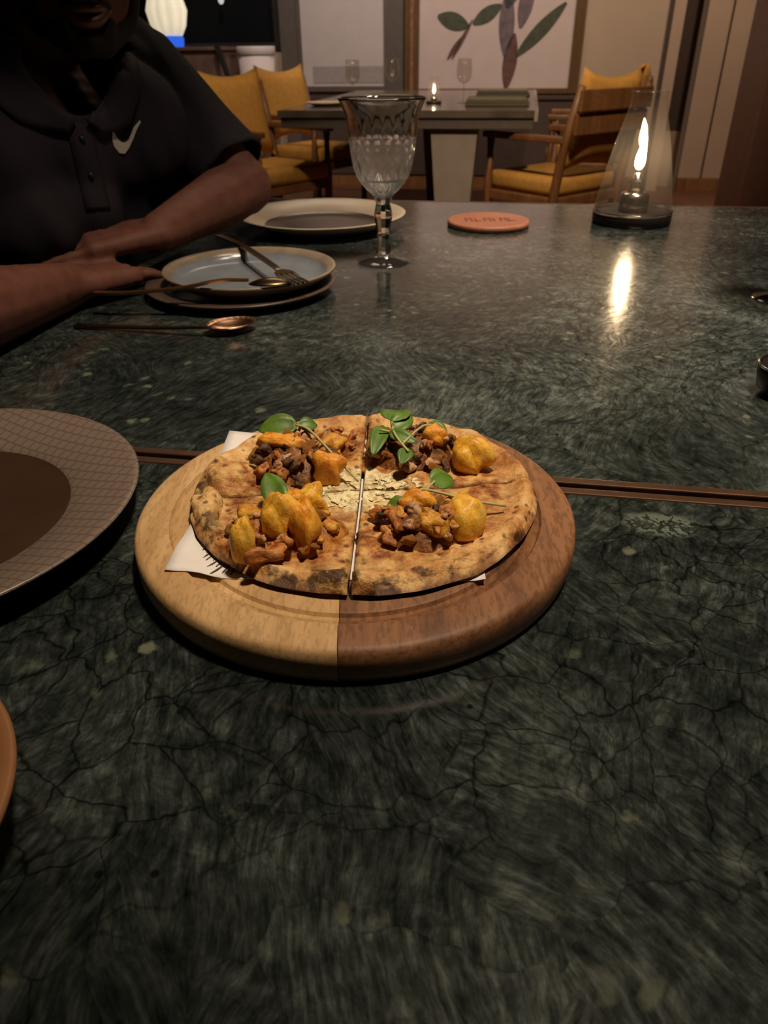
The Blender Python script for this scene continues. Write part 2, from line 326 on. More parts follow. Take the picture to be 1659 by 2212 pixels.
def box(x0, x1, y0, y1, z0, z1, bev=0.0): return bx(bmesh.new(), x0, x1, y0, y1, z0, z1, bev)
def lathe(prof, seg=48, cx=0, cy=0, cz=0, fn=None, bm=None):
    bm = bm or bmesh.new(); rows = []
    for j, (r, z) in enumerate(prof):
        if r < 1e-6: rows.append([bm.verts.new((cx, cy, cz + z))]); continue
        row = []
        for i in range(seg):
            a = 2 * pi * i / seg; rr, zz = (fn(a, r, z, j) if fn else (r, z))
            row.append(bm.verts.new((cx + rr * cos(a), cy + rr * sin(a), cz + zz)))
        rows.append(row)
    for a, b in zip(rows, rows[1:]):
        for i in range(seg):
            k = (i + 1) % seg
            if len(a) == 1 and len(b) == 1: continue
            if len(a) == 1: bm.faces.new((a[0], b[i], b[k]))
            elif len(b) == 1: bm.faces.new((a[i], a[k], b[0]))
            else: bm.faces.new((a[i], a[k], b[k], b[i]))
    return bm
def tube(pts, rad, seg=8, bm=None, flat=1.0):
    bm = bm or bmesh.new(); pts = [Vector(p) for p in pts]; rads = rad if isinstance(rad, (list, tuple)) else [rad] * len(pts)
    rows = []
    for i, p in enumerate(pts):
        d = (pts[min(i + 1, len(pts) - 1)] - pts[max(i - 1, 0)]).normalized()
        s = d.cross(Vector((0, 0, 1)));  s = s.normalized() if s.length > 1e-3 else Vector((1, 0, 0)); u = s.cross(d)
        rows.append([bm.verts.new(p + (s * cos(2 * pi * k / seg) + u * sin(2 * pi * k / seg) * flat) * rads[i]) for k in range(seg)])
    for a, b in zip(rows, rows[1:]):
        for k in range(seg): bm.faces.new((a[k], a[(k + 1) % seg], b[(k + 1) % seg], b[k]))
    bm.faces.new(rows[0][::-1]); bm.faces.new(rows[-1]); return bm
def curve(pts, n=8):            # Catmull-Rom through points
    P = [Vector(p) for p in pts]; P = [P[0] * 2 - P[1]] + P + [P[-1] * 2 - P[-2]]; out = []
    for i in range(1, len(P) - 2):
        for k in range(n):
            t = k / n; a, b, c, d = P[i - 1:i + 3]
            out.append(0.5 * ((2 * b) + (c - a) * t + (2 * a - 5 * b + 4 * c - d) * t * t + (3 * b - a - 3 * c + d) * t ** 3))
    return out + [P[-2]]
def ball(bm, c, r, sub=2, sc=(1, 1, 1), rot=None):
    ret = bmesh.ops.create_icosphere(bm, subdivisions=sub, radius=1.0)
    for v in ret['verts']:
        q = Vector((v.co.x * sc[0], v.co.y * sc[1], v.co.z * sc[2])) * r
        if rot is not None: q = rot @ q
        v.co = q + Vector(c)
def limb(bm, a, b, ra, rb, n=None):
    a, b = Vector(a), Vector(b); L = (b - a).length
    n = n or max(2, int(L / (min(ra, rb) * 0.45)) + 1)
    for i in range(n + 1):
        t = i / n; ball(bm, a.lerp(b, t), ra + (rb - ra) * t, 2)
def remesh(name, bm, voxel, smooth_it, mat, parent, disp=None, keep=None):
    me = bpy.data.meshes.new(name + '_raw'); bm.to_mesh(me); bm.free()
    o = bpy.data.objects.new(name + '_raw', me); COL.objects.link(o)
    m = o.modifiers.new('r', 'REMESH'); m.mode = 'VOXEL'; m.voxel_size = voxel
    s = o.modifiers.new('s', 'SMOOTH'); s.factor = 0.5; s.iterations = smooth_it
    ev = o.evaluated_get(bpy.context.evaluated_depsgraph_get()); nm = bpy.data.meshes.new_from_object(ev)
    bpy.data.objects.remove(o); bpy.data.meshes.remove(me)
    b2 = bmesh.new(); b2.from_mesh(nm); bpy.data.meshes.remove(nm)
    if disp:
        b2.normal_update()
        for v in b2.verts: v.co += v.normal * disp(v.co)
    if keep:
        bmesh.ops.delete(b2, geom=[v for v in b2.verts if not keep(v.co)], context='VERTS')
        rim = [v for v in b2.verts if v.is_boundary]                    # even out the cut hems
        for _ in range(12):
            new = {v: sum((e.other_vert(v).co for e in v.link_edges if e.is_boundary), Vector()) / max(1, sum(e.is_boundary for e in v.link_edges)) for v in rim}
            for v, c_ in new.items(): v.co = v.co.lerp(c_, .6)
    return link_mesh(name, b2, mat, parent, True, parent.location if parent else None)
def lumpy(r, sc, amp, freq, seed, sub=3):
    bm = bmesh.new(); ball(bm, (0, 0, 0), r, sub, sc)
    for v in bm.verts:
        n = noise.noise(v.co * freq / r + Vector((seed * 7.3, seed * 3.1, seed))); v.co += v.co.normalized() * n * amp * r
    return bm
def roomed(o):
    o.rotation_euler = (0, 0, YAW); return o

# ------------------------------------------------------------------ the room shell (room coordinates, turned by YAW)
CE = 2.9
roomed(struct(link_mesh('floor', box(-4.3, 3.1, -2.3, 8.2, -0.06, 0), MT['floor'], None, False)))
roomed(struct(link_mesh('ceiling', box(-4.3, 3.1, -2.3, 8.2, CE, CE + 0.08), MT['ceil'], None, False)))
roomed(struct(link_mesh('wall_left', box(-4.3, -4.2, -2.3, 7.05, 0, CE), MT['darkwall'], None, False)))
roomed(struct(link_mesh('wall_right', box(3.0, 3.1, -2.3, 7.05, 0, CE), MT['darkwall'], None, False)))
roomed(struct(link_mesh('wall_front', box(-4.3, 3.1, -2.3, -2.2, 0, CE), MT['darkwall'], None, False)))
bm = bmesh.new()
bx(bm, -4.2, -3.7, 6.9, 7.05, 0, CE); bx(bm, -3.7, -2.012, 6.9, 7.05, 0, 1.02); bx(bm, -3.7, -2.012, 6.9, 7.05, 2.5, CE)
bx(bm, -2.012, 1.012, 6.9, 7.05, 0, CE); bx(bm, 1.25, 3.0, 6.9, 7.05, 0, CE); bx(bm, 1.012, 1.25, 6.9, 7.05, 2.3, CE)
wb = roomed(struct(link_mesh('wall_back', bm, MT['wall'], None, False)))
bm = bmesh.new(); bx(bm, -3.7, -3.64, 6.88, 6.98, 1.02, 2.5, .004); bx(bm, -2.07, -2.012, 6.88, 6.98, 1.02, 2.5, .004); bx(bm, -3.64, -2.07, 6.88, 6.98, 1.02, 1.07, .004); bx(bm, -3.64, -2.07, 6.88, 6.98, 2.44, 2.5, .004)
win = roomed(struct(link_mesh('window_1', bm, MT['darkwood'], None, False)))
link_mesh('pane', box(-3.64, -2.07, 6.93, 6.936, 1.07, 2.44), MT['nightglass'], win, False)
roomed(struct(link_mesh('trim_1', box(-2.012, -1.876, 6.85, 6.92, 0, CE, .004), MT['frame2'], None, False)))
roomed(struct(link_mesh('trim_4', bx(bx(bmesh.new(), -1.876, 0.40, 6.86, 6.905, 0.1, 0.66, .004), -1.876, 0.40, 6.845, 6.905, 0.66, 0.69, .004), MT['darkwall'], None, False)))
# dark recess of the doorway and its reveal
bm = bmesh.new(); bx(bm, 1.095, 1.25, 7.5, 7.56, 0, 2.3); bx(bm, 1.012, 1.095, 6.86, 7.5, 0, 2.3); bx(bm, 1.25, 1.282, 7.05, 7.5, 0, 2.3); bx(bm, 1.012, 1.282, 7.05, 7.56, 2.3, 2.34)
dr = roomed(struct(link_mesh('door_1', bm, MT['wallpanel'], None, False)))
link_mesh('recess_shade', box(1.097, 1.248, 7.10, 7.14, 0.0, 2.29, .003), MT['darkwall'], dr, False)  # dark panel standing in for the shade inside the recess
link_mesh('recess_lit_foot', box(1.097, 1.248, 7.085, 7.10, 0.0, 0.42, .003), MT['wallpanel'], dr, False)  # lighter panel imitating the light that reaches the foot of the recess
roomed(struct(link_mesh('trim_2', box(0.985, 1.012, 6.86, 6.92, 0, 2.34, .004), MT['darkwall'], None, False)))
pw = roomed(struct(link_mesh('wall_panels', bx(bx(bmesh.new(), 1.25, 1.418, 6.84, 6.92, 0.1, CE, .006), 1.434, 3.0, 6.84, 6.92, 0.1, CE, .006), MT['wallpanel'], None, False)))
pw.name = 'trim_3'
roomed(struct(link_mesh('baseboard_back', bx(bx(bmesh.new(), -2.0, 1.012, 6.87, 6.92, 0, 0.1, .004), 1.25, 3.0, 6.83, 6.92, 0, 0.1, .004), MT['chairwood'], None, False)))
roomed(struct(link_mesh('column_right', box(0.905, 1.45, 3.55, 3.95, 0, CE, .01), plain('reddish_brown_column', (0.14, 0.062, 0.042), 0.55), None, False)))

# ------------------------------------------------------------------ the two stone-topped dining tables in front
def stone_table(name, label, u0, u1, v0, v1, trims):
    t = thing(name, label, 'table', rm((u0 + u1) / 2, (v0 + v1) / 2, 0), YAW, 'green marble dining tables')
    L = Vector(((u0 + u1) / 2, (v0 + v1) / 2, 0))
    def p(n, bm, m, smooth=False):
        return link_mesh(n, bm, m, t, smooth, L)
    top = p('marble_top', box(u0, u1, v0, v1, TZ - 0.028, TZ, 0.0015), MT['marble'])
    # the stone's figure is laid out in room coordinates so both slabs read as one quarry block
    for v in top.data.vertices: v.co += L
    top.location = -L
    for (a, b) in trims: p('edge_strip', box(u0, u1, a, b, TZ - 0.03, TZ + 0.0005, 0.001), MT['bronze'])
    p('apron', box(u0 + .05, u1 - .05, v0 + .05, v1 - .05, TZ - 0.09, TZ - 0.028), MT['darkwood'])
    for u in (u0 + .1, u1 - .1):
        for v in (v0 + .1, v1 - .1): p('leg', box(u - .035, u + .035, v - .035, v + .035, 0, TZ - 0.09, .004), MT['darkwood'])
    return t
stone_table('dining_table', 'green marble table nearest the camera, carrying the pizza board', -0.56, 1.25, -0.62, 0.4525, [(0.4525, 0.4605)])
stone_table('dining_table', 'green marble table beyond the seam, carrying the oil lamp and goblet', -0.56, 1.25, 0.475, 1.585, [(0.467, 0.475), (1.585, 1.593)])

# ------------------------------------------------------------------ pizza board
BC = Vector((-0.0172, 0.3905, TZ)); BR = 0.134; SPLIT = -0.0082      # local x of the joint between the staves
board = thing('serving_board', 'round two-tone wooden board under the pizza', 'board', BC); board.scale = (.988, .988, 1)
prof = [(0, 0), (0.1300, 0), (0.1328, 0.0020), (0.1345, 0.0070), (0.1348, 0.0140), (0.1342, 0.0195), (0.1325, 0.0215), (0.130, 0.0224), (0.1155, 0.0226), (0.1140, 0.0222), (0.1130, 0.0200), (0.1120, 0.0192), (0.1070, 0.0178), (0.1055, 0.0160), (0.1020, 0.0158), (0.1008, 0.0178), (0.0995, 0.0182), (0.06, 0.0182), (0, 0.0182)]
for nm, mat, side in (('stave', MT['woodlight'], -1), ('stave', MT['wooddark'], 1)):
    bm = lathe(prof, 128)
    geom = bm.verts[:] + bm.edges[:] + bm.faces[:]
    n = Vector((-side, 0.02 * -side, 0))
    r = bmesh.ops.bisect_plane(bm, geom=geom, plane_co=(SPLIT + side * 0.0002, 0, 0), plane_no=n, clear_outer=True)
    es = [e for e in bm.edges if e.is_boundary]
    bmesh.ops.holes_fill(bm, edges=es, sides=0)
    o = link_mesh(nm, bm, mat, board, True)
    o.data.set_sharp_from_angle(angle=radians(40))
    o['label'] = 'pale honey-coloured stave' if side < 0 else 'reddish brown stave'

# paper sheet under the pizza
PC = Vector((-0.0290, 0.402, TZ)); hs = 0.0838
bm = bmesh.new(); N = 28; g = []
for i in range(N + 1):
    row = []
    for j in range(N + 1):
        x = (i / N - .5) * 2 * (hs + .0025); y = (j / N - .5) * 2 * hs
        q = Vector((x * cos(-.04) - y * sin(-.04), x * sin(-.04) + y * cos(-.04), 0)) + PC
        rr = (q - BC).xy.length; s = min(1, max(0, (rr - 0.098) / 0.014)); s = s * s * (3 - 2 * s)
        z = 0.0187 + s * 0.0044 + 0.0006 * noise.noise(Vector((x * 40, y * 40, 0)))
        z += max(0, (rr - 0.118)) * 0.12
        row.append(bm.verts.new((q.x, q.y, TZ + z)))
    g.append(row)
for i in range(N):
    for j in range(N): bm.faces.new((g[i][j], g[i + 1][j], g[i + 1][j + 1], g[i][j + 1]))
sheet = thing('paper_sheet', 'square white paper sheet with corners showing from under the pizza', 'paper', PC + Vector((0, 0, 0.018)))
po = link_mesh('sheet', bm, MT['paper'], sheet, True, sheet.location)
sm = po.modifiers.new('t', 'SOLIDIFY'); sm.thickness = 0.0003
bm = bmesh.new()
for k in range(16):             # dark hair-line print at the front left corner
    a = radians(-152 + k * 1.5 + random.uniform(-1, 1)); c = Vector((-0.008, 0.402, 0))
    r0, r1 = 0.103, 0.114 + random.uniform(-.005, .004)
    p0 = c + Vector((cos(a), sin(a), 0)) * r0; p1 = c + Vector((cos(a + .04), sin(a + .04), 0)) * r1
    if p1.y < 0.3215: continue
    for q in (p0, p1):
        rr = (q - Vector((BC.x, BC.y, 0))).length; s = min(1, max(0, (rr - 0.098) / 0.014)); q.z = TZ + 0.0191 + s * s * (3 - 2 * s) * 0.0042 + max(0, rr - .118) * .12
    tube([p0, p1], 0.0005, 4, bm, 0.4)
pr = link_mesh('printed_line', bm, MT['ink'], sheet, False, sheet.location); pr['kind'] = 'stuff'

# ------------------------------------------------------------------ pizza: four slices
PZ = Vector((-0.0125, 0.4055, TZ + 0.0188)); CUT = Vector((-0.0015, -0.0045))
def outline(a):
    r = 0.1075 + 0.0022 * noise.noise(Vector((cos(a) * 1.6, sin(a) * 1.6, 3))) + 0.0012 * noise.noise(Vector((cos(a) * 6, sin(a) * 6, 1)))
    return r * (1 - 0.040 * abs(sin(a)) ** 1.5)
def height(x, y, a, q):
    n = noise.noise(Vector((x * 45, y * 45, 2))); n2 = noise.noise(Vector((x * 130, y * 130, 5)))
    rim = math.exp(-((q - 0.935) / 0.055) ** 2)
    lob = 0.75 + 0.55 * noise.noise(Vector((cos(a) * 4.2, sin(a) * 4.2, 8)))
    h = 0.0068 + 0.0066 * rim * lob + 0.0022 * n * (0.5 + q) + 0.0010 * n2
    if q > 0.95: h *= sqrt(max(0.0, 1 - ((q - 0.95) / 0.0505) ** 2)) * 0.75 + 0.25
    return h
def slice_mesh(a0, a1, gap):
    # apex at the crossing of the cuts; edges run along the cuts
    bm = bmesh.new(); NA, NR = 44, 36; top = []; bot = []
    mid = (a0 + a1) / 2; o = Vector((cos(mid), sin(mid))) * gap
    for i in range(NA + 1):
        a = a0 + (a1 - a0) * i / NA; d = Vector((cos(a), sin(a)))
        lo, hi = 0, 0.2
        for _ in range(24):
            m_ = (lo + hi) / 2; p = CUT + d * m_; (lo, hi) = (m_, hi) if p.length < outline(math.atan2(p.y, p.x)) else (lo, m_)
        rt, rb = [], []
        for j in range(NR + 1):
            s = max(j / NR, 0.004); p = CUT + d * lo * s; aa = math.atan2(p.y, p.x); q = p.length / outline(aa)
            p2 = p + o; edge = min(i, NA - i)
            h = height(p.x, p.y, aa, q) * (0.86 if edge == 0 else 1)
            rt.append(bm.verts.new((p2.x, p2.y, h)))
            lift = 0.003 * max(0, (q - 0.9) / 0.1) ** 2
            rb.append(bm.verts.new((p2.x, p2.y, lift)))
        top.append(rt); bot.append(rb)
    for i in range(NA):
        for j in range(NR):
            bm.faces.new((top[i][j], top[i][j + 1], top[i + 1][j + 1], top[i + 1][j])); bm.faces.new((bot[i][j], bot[i + 1][j], bot[i + 1][j + 1], bot[i][j + 1]))
        bm.faces.new((top[i][NR], bot[i][NR], bot[i + 1][NR], top[i + 1][NR])); bm.faces.new((top[i][0], top[i + 1][0], bot[i + 1][0], bot[i][0]))
    for i in (0, NA):
        for j in range(NR): bm.faces.new((top[i][j], bot[i][j], bot[i][j + 1], top[i][j + 1]))
    return bm
aN, aS, aW, aE = radians(88.5), radians(-92.5), radians(182), radians(5)
chunk_meshes = []
for k in range(5):
    cb = lumpy(1.0, (1, random.uniform(.6, .9), random.uniform(.5, .75)), 0.75, 1.2, k + 20, 3)
    for v in cb.verts: v.co *= 1 + 0.16 * noise.noise(v.co * 4.5 + Vector((k, 0, 0)))
    o = link_mesh('chunk_source', cb, MT['chunkA']); chunk_meshes.append(o.data); bpy.data.objects.remove(o)
wedge_meshes = []
for k in range(5):
    cb = lumpy(1.0, (1, .85, .8), 0.42, 1.5, k + 60, 3)
    for v in cb.verts: v.co *= 1 + 0.07 * noise.noise(v.co * 4 + Vector((k, 3, 0)))
    o = link_mesh('wedge_source', cb, MT['chunkA']); wedge_meshes.append(o.data); bpy.data.objects.remove(o)
mesh_by = {}
def chunk_mesh(k, matname):
    key = (k, matname)
    if key not in mesh_by:
        m = (wedge_meshes if matname in ('potato', 'carrot', 'chunkD') else chunk_meshes)[k].copy(); m.materials.clear(); m.materials.append(MT[matname]); mesh_by[key] = m
    return mesh_by[key]
def heap(par, cx, cy, rx, ry, h, rot, matname, seed):
    bm = bmesh.new(); NRg, NS = 16, 40; rows = []
    for j in range(NRg + 1):
        q = j / NRg; row = []
        for i in range(NS if j else 1):
            a = 2 * pi * i / NS; k = 1 + 0.22 * noise.noise(Vector((cos(a) * 1.7, sin(a) * 1.7, seed)))
            x, y = rx * q * k * cos(a), ry * q * k * sin(a); X = cx + x * cos(rot) - y * sin(rot); Y = cy + x * sin(rot) + y * cos(rot)
            z = 0.0055 + h * (1 - q ** 2.2) + (0.0042 * noise.noise(Vector((X * 95, Y * 95, seed))) + 0.0022 * noise.noise(Vector((X * 230, Y * 230, seed)))) * (1 - q ** 4)
            row.append(bm.verts.new((X, Y, z if q < 1 else 0.004)))
        rows.append(row)
    for j in range(NRg):
        a, b = rows[j], rows[j + 1]
        for i in range(NS):
            k = (i + 1) % NS
            bm.faces.new((a[0], b[i], b[k]) if len(a) == 1 else (a[i], b[i], b[k], a[k]))
    bm.faces.new(rows[-1][::-1])
    return link_mesh('filling', bm, MT[matname], par, True)
def put_chunk(par, name, k, matname, x, y, z, s, sc=(1, 1, 1), rot=(0, 0, 0)):
    o = bpy.data.objects.new(name, chunk_mesh(k, matname)); COL.objects.link(o); o.parent = par
    o.location = (x, y, z); o.scale = tuple(s * q for q in sc); o.rotation_euler = rot; return o
def loc_(x, y): return x - PZ.x, y - PZ.y - 0.012      # measured on a plane 25 mm above the slice base: bring it down
slices = {}
for nm, a0, a1, lab in (('NE', aE, aN, 'far right pizza slice with green shoots and a round potato'), ('NW', aN, aW, 'far left pizza slice with dark curry and a folded crust flap'),
                        ('SW', aW, aS + 2 * pi, 'near left pizza slice heaped with golden potato pieces'), ('SE', aS, aE, 'near right pizza slice with bare blistered crust along its front')):
    t = thing('pizza_slice', lab, 'pizza slice', PZ, 0, 'slices of the cut pizza'); slices[nm] = t
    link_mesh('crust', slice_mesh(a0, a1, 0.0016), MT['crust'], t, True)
def H(nm, lst):
    for i, (x, y, rx, ry, h, rot, m) in enumerate(lst):
        lx, ly = x - PZ.x, y + .011 - PZ.y; heap(slices[nm], lx, ly, rx, ry, h, rot, m, 11 + i + ord(nm[0]) + ord(nm[1]))
H('NW', [(-0.061, 0.424, 0.026, 0.030, 0.020, 0.3, 'curry2'), (-0.036, 0.452, 0.016, 0.020, 0.011, -.2, 'curry')])
H('NE', [(0.022, 0.438, 0.029, 0.026, 0.017, 0.2, 'curry2')])
for nm, x, y, rx, ry in (('NW', -.060, .424, .034, .038), ('NE', .022, .438, .038, .034), ('SW', -.053, .341, .037, .029), ('SE', .025, .344, .041, .029)):   # sauce soaked into the bread
    sz = heap(slices[nm], x - PZ.x, y + .011 - PZ.y, rx, ry, 0.0030, .2, 'curry', ord(nm[0])); sz.name = 'sauce'
H('SW', [(-0.058, 0.338, 0.036, 0.027, 0.017, 0.1, 'curry')])
H('SE', [(0.024, 0.343, 0.031, 0.021, 0.016, 0.35, 'curry2')])
def scatter(nm, cx, cy, rx, ry, n, mats, h, seed):
    rnd = random.Random(seed)
    for i in range(n):
        a = rnd.uniform(0, 2 * pi); q = sqrt(rnd.random()) * 0.95
        x, y = cx + rx * q * cos(a) - PZ.x, cy + .011 + ry * q * sin(a) - PZ.y
        put_chunk(slices[nm], 'vegetable_piece', rnd.randrange(5), rnd.choice(mats), x, y, 0.008 + h * (1 - q ** 2.2), rnd.uniform(0.0026, 0.0058), (1, rnd.uniform(.6, 1), rnd.uniform(.7, 1)), (rnd.uniform(-.6, .6), rnd.uniform(-.6, .6), rnd.uniform(0, 6)))
scatter('NW', -0.060, 0.424, 0.031, 0.034, 46, ['chunkA', 'chunkB', 'chunkC', 'chunkC', 'curry'], 0.019, 1)
scatter('NW', -0.036, 0.452, 0.017, 0.021, 13, ['chunkA', 'chunkB', 'chunkD'], 0.010, 2)
scatter('NE', 0.022, 0.438, 0.034, 0.030, 46, ['chunkA', 'chunkC', 'curry', 'chunkB', 'chunkC'], 0.016, 3)
scatter('SW', -0.058, 0.338, 0.035, 0.028, 46, ['chunkA', 'curry', 'chunkD', 'chunkB', 'chunkA'], 0.016, 4)
scatter('SE', 0.024, 0.343, 0.036, 0.025, 46, ['chunkA', 'curry', 'chunkB', 'chunkC', 'chunkD'], 0.015, 5)
def pot(nm, name, k, m, x, y, z, s, sc, rz, rx=0.0):
    put_chunk(slices[nm], name, k, m, x - PZ.x, y + .013 - PZ.y, z, s, sc, (rx, 0, rz))
pot('NE', 'potato_piece', 1, 'potato', 0.0570, 0.4170, 0.0150, 0.0120, (1, 1.25, 1.45), 0.4)
pot('NE', 'potato_piece', 3, 'carrot', 0.0350, 0.4310, 0.0230, 0.0080, (1, 1, 1.2), 2.1)
pot('NW', 'potato_piece', 0, 'carrot', -0.0350, 0.4000, 0.0160, 0.0120, (0.75, 1.0, 1.2), 1.2, 0.5)
pot('NW', 'potato_piece', 2, 'carrot', -0.0660, 0.4220, 0.0240, 0.0125, (1.3, 0.6, 0.6), -.3, 0.3)
pot('NW', 'potato_piece', 4, 'chunkD', -0.0350, 0.4350, 0.0150, 0.0090, (1.2, .8, 0.9), .6)
pot('SW', 'potato_piece', 3, 'potato', -0.0760, 0.3150, 0.0180, 0.0125, (0.60, 0.7, 1.55), 0.1)
pot('SW', 'potato_piece', 1, 'potato', -0.0570, 0.3300, 0.0235, 0.0135, (0.8, 0.9, 1.5), 0.5)
pot('SW', 'potato_piece', 4, 'carrot', -0.0430, 0.3240, 0.0195, 0.0130, (0.62, 0.9, 1.6), 0.2)
pot('SW', 'potato_piece', 2, 'carrot', -0.0540, 0.3560, 0.0170, 0.0085, (1.0, .8, 1.2), 0.9)
pot('SW', 'potato_piece', 0, 'potato', -0.0430, 0.3610, 0.0150, 0.0105, (1.0, 1, 1.3), 1.7)
pot('SW', 'vegetable_piece', 2, 'chunkD', -0.0750, 0.3400, 0.0190, 0.0075, (1.3, .8, .9), 2.4)
pot('SW', 'vegetable_piece', 0, 'chunkA', -0.0630, 0.3090, 0.0150, 0.0085, (1.3, .8, .9), .4)
pot('SE', 'potato_piece', 3, 'potato', 0.0450, 0.3390, 0.0150, 0.0125, (1.0, 1.0, 1.4), 0.6)
pot('SE', 'potato_piece', 1, 'carrot', 0.0190, 0.3500, 0.0210, 0.0095, (1.0, .9, 1.0), 0.2)
pot('SE', 'potato_piece', 0, 'potato', 0.0430, 0.3610, 0.0120, 0.0090, (1.2, .7, 1.1), 0.9)
pot('SE', 'vegetable_piece', 4, 'chunkA', 0.0090, 0.3390, 0.0180, 0.0080, (1.3, .8, 1.0), 1.5)
pot('SE', 'vegetable_piece', 2, 'chunkD', 0.0270, 0.3310, 0.0180, 0.0075, (1.2, .9, 1.0), 2.5)
# grated cheese around the crossing of the cuts
for nm, cx, cy, rx, ry, n in (('NW', -0.027, 0.412, 0.011, 0.009, 14), ('SW', -0.030, 0.390, 0.014, 0.009, 24), ('NE', 0.008, 0.409, 0.018, 0.006, 26), ('SE', 0.001, 0.388, 0.011, 0.009, 16)):
    rnd = random.Random(nm)
    for i in range(n):
        put_chunk(slices[nm], 'cheese_crumb', rnd.randrange(5), 'cheese', cx + rnd.uniform(-rx, rx) - PZ.x, cy + rnd.uniform(-ry, ry) - PZ.y, 0.0074, rnd.uniform(.0009, .0020), (1.4, 1, .55), (0, 0, rnd.uniform(0, 6)))
# folded flap of crust at the left end of the cut
for (x, y, rx, ry, h, rz, nm) in ((-0.097, 0.417, 0.022, 0.017, 0.0150, 0.55, 'NW'), (-0.1070, 0.384, 0.0100, 0.021, 0.0135, 0.15, 'SW')):
    o = link_mesh('crust_flap', lumpy(1.0, (1, 1, 0.75), 0.30, 1.6, x * 100, 3), MT['crust'], slices[nm], True)
    for v in o.data.vertices:
        q = Vector((v.co.x * rx, v.co.y * ry, max(-0.2, v.co.z) * h)); v.co = Vector((q.x * cos(rz) - q.y * sin(rz) + x - PZ.x, q.x * sin(rz) + q.y * cos(rz) + y - PZ.y, q.z + 0.0055))

# sprigs of cress lying on the slices
def leaf_bm(base, tip, width, up=(0, 0, 1), curl=0.25):
    bm = bmesh.new(); base, tip = Vector(base), Vector(tip); d = tip - base; L = d.length; d.normalize()
    s = d.cross(Vector(up)).normalized(); n = s.cross(d); rows = []
    for i in range(9):
        t_ = i / 8; wdt = width * (sin(pi * min(1, t_ ** 0.75 * 0.98 + .01)) ** 0.75)
        c = base + d * L * t_ + n * (L * curl * sin(pi * t_) * 0.5)
        rows.append([bm.verts.new(c + s * wdt * k - n * wdt * 0.35 * (1 - abs(k))) for k in (-1, -.5, 0, .5, 1)])
    for a, b in zip(rows, rows[1:]):
        for k in range(4): bm.faces.new((a[k], a[k + 1], b[k + 1], b[k]))
    r = bmesh.ops.extrude_face_region(bm, geom=bm.faces[:])
    bmesh.ops.translate(bm, vec=n * 0.0005, verts=[v for v in r['geom'] if isinstance(v, bmesh.types.BMVert)])
    return bm
def sprig(label, base, stem_pts, leaves):
    t = thing('cress_sprig', label, 'herb', base, 0, 'cress sprigs on the pizza')
    for sp in (stem_pts if isinstance(stem_pts[0][0], (tuple, list)) else [stem_pts]):
        link_mesh('stem', tube(curve(sp, 6), 0.00085, 6), MT['stem'], t, True, base)
    for (b, e, w_, up, cu) in leaves: link_mesh('leaf', leaf_bm(b, e, w_, up, cu), MT['leaf'], t, True, base)
z0 = TZ + 0.0188
CAMUP = (0, -0.55, 0.83)
sprig('two-leaved green sprig draped over the dark curry at the far left', (-0.050, 0.43, z0 + .030),
      [(-0.016, 0.402, z0 + .013), (-0.030, 0.420, z0 + .020), (-0.048, 0.440, z0 + .030), (-0.058, 0.447, z0 + .031)],
      [((-0.056, 0.446, z0 + .031), (-0.083, 0.447, z0 + .027), 0.0085, CAMUP, .3), ((-0.056, 0.446, z0 + .031), (-0.044, 0.451, z0 + .028), 0.0055, CAMUP, .3)])
sprig('single upright oval green leaf on the folded crust flap', (-0.066, 0.375, z0 + .02),
      [(-0.058, 0.366, z0 + .018), (-0.060, 0.368, z0 + .019), (-0.061, 0.370, z0 + .020)],
      [((-0.0595, 0.366, z0 + .017), (-0.0705, 0.390, z0 + .026), 0.0078, CAMUP, .2)])
sprig('many-leaved green sprig on the far right slice, beside the cut', (0.01, 0.44, z0 + .026),
      [[(0.016, 0.420, z0 + .024), (0.008, 0.436, z0 + .028), (0.006, 0.452, z0 + .030), (0.010, 0.462, z0 + .031)], [(0.012, 0.428, z0 + .025), (0.026, 0.446, z0 + .029), (0.036, 0.452, z0 + .027)], [(0.010, 0.440, z0 + .027), (-0.002, 0.444, z0 + .028)]],
      [((0.000, 0.452, z0 + .027), (-0.007, 0.425, z0 + .018), 0.0062, CAMUP, .2), ((0.008, 0.448, z0 + .032), (0.009, 0.470, z0 + .030), 0.0105, CAMUP, .3), ((0.030, 0.452, z0 + .028), (0.043, 0.446, z0 + .022), 0.0060, CAMUP, .2), ((0.016, 0.424, z0 + .024), (0.011, 0.410, z0 + .020), 0.0052, CAMUP, .2), ((0.006, 0.444, z0 + .029), (0.020, 0.456, z0 + .031), 0.0075, CAMUP, .3), ((0.004, 0.440, z0 + .028), (0.022, 0.432, z0 + .024), 0.0050, CAMUP, .2)])
sprig('green sprig with long pale stem lying across the near right slice', (0.03, 0.370, z0 + .02),
      [[(0.012, 0.360, z0 + .020), (0.020, 0.369, z0 + .025), (0.030, 0.371, z0 + .023), (0.050, 0.369, z0 + .018), (0.072, 0.372, z0 + .012)], [(0.024, 0.370, z0 + .024), (0.030, 0.378, z0 + .026)]],
      [((0.028, 0.376, z0 + .025), (0.041, 0.389, z0 + .022), 0.0078, CAMUP, .3), ((0.014, 0.360, z0 + .021), (0.001, 0.362, z0 + .017), 0.0060, CAMUP, .3)])

# ------------------------------------------------------------------ plates
def plate(name, label, c, prof_groups, rotz=0.0, group=None, cat='plate'):
    t = thing(name, label, cat, c, rotz, group)
    for nm, prof, m in prof_groups: link_mesh(nm, lathe(prof, 96), m, t, True)
    return t
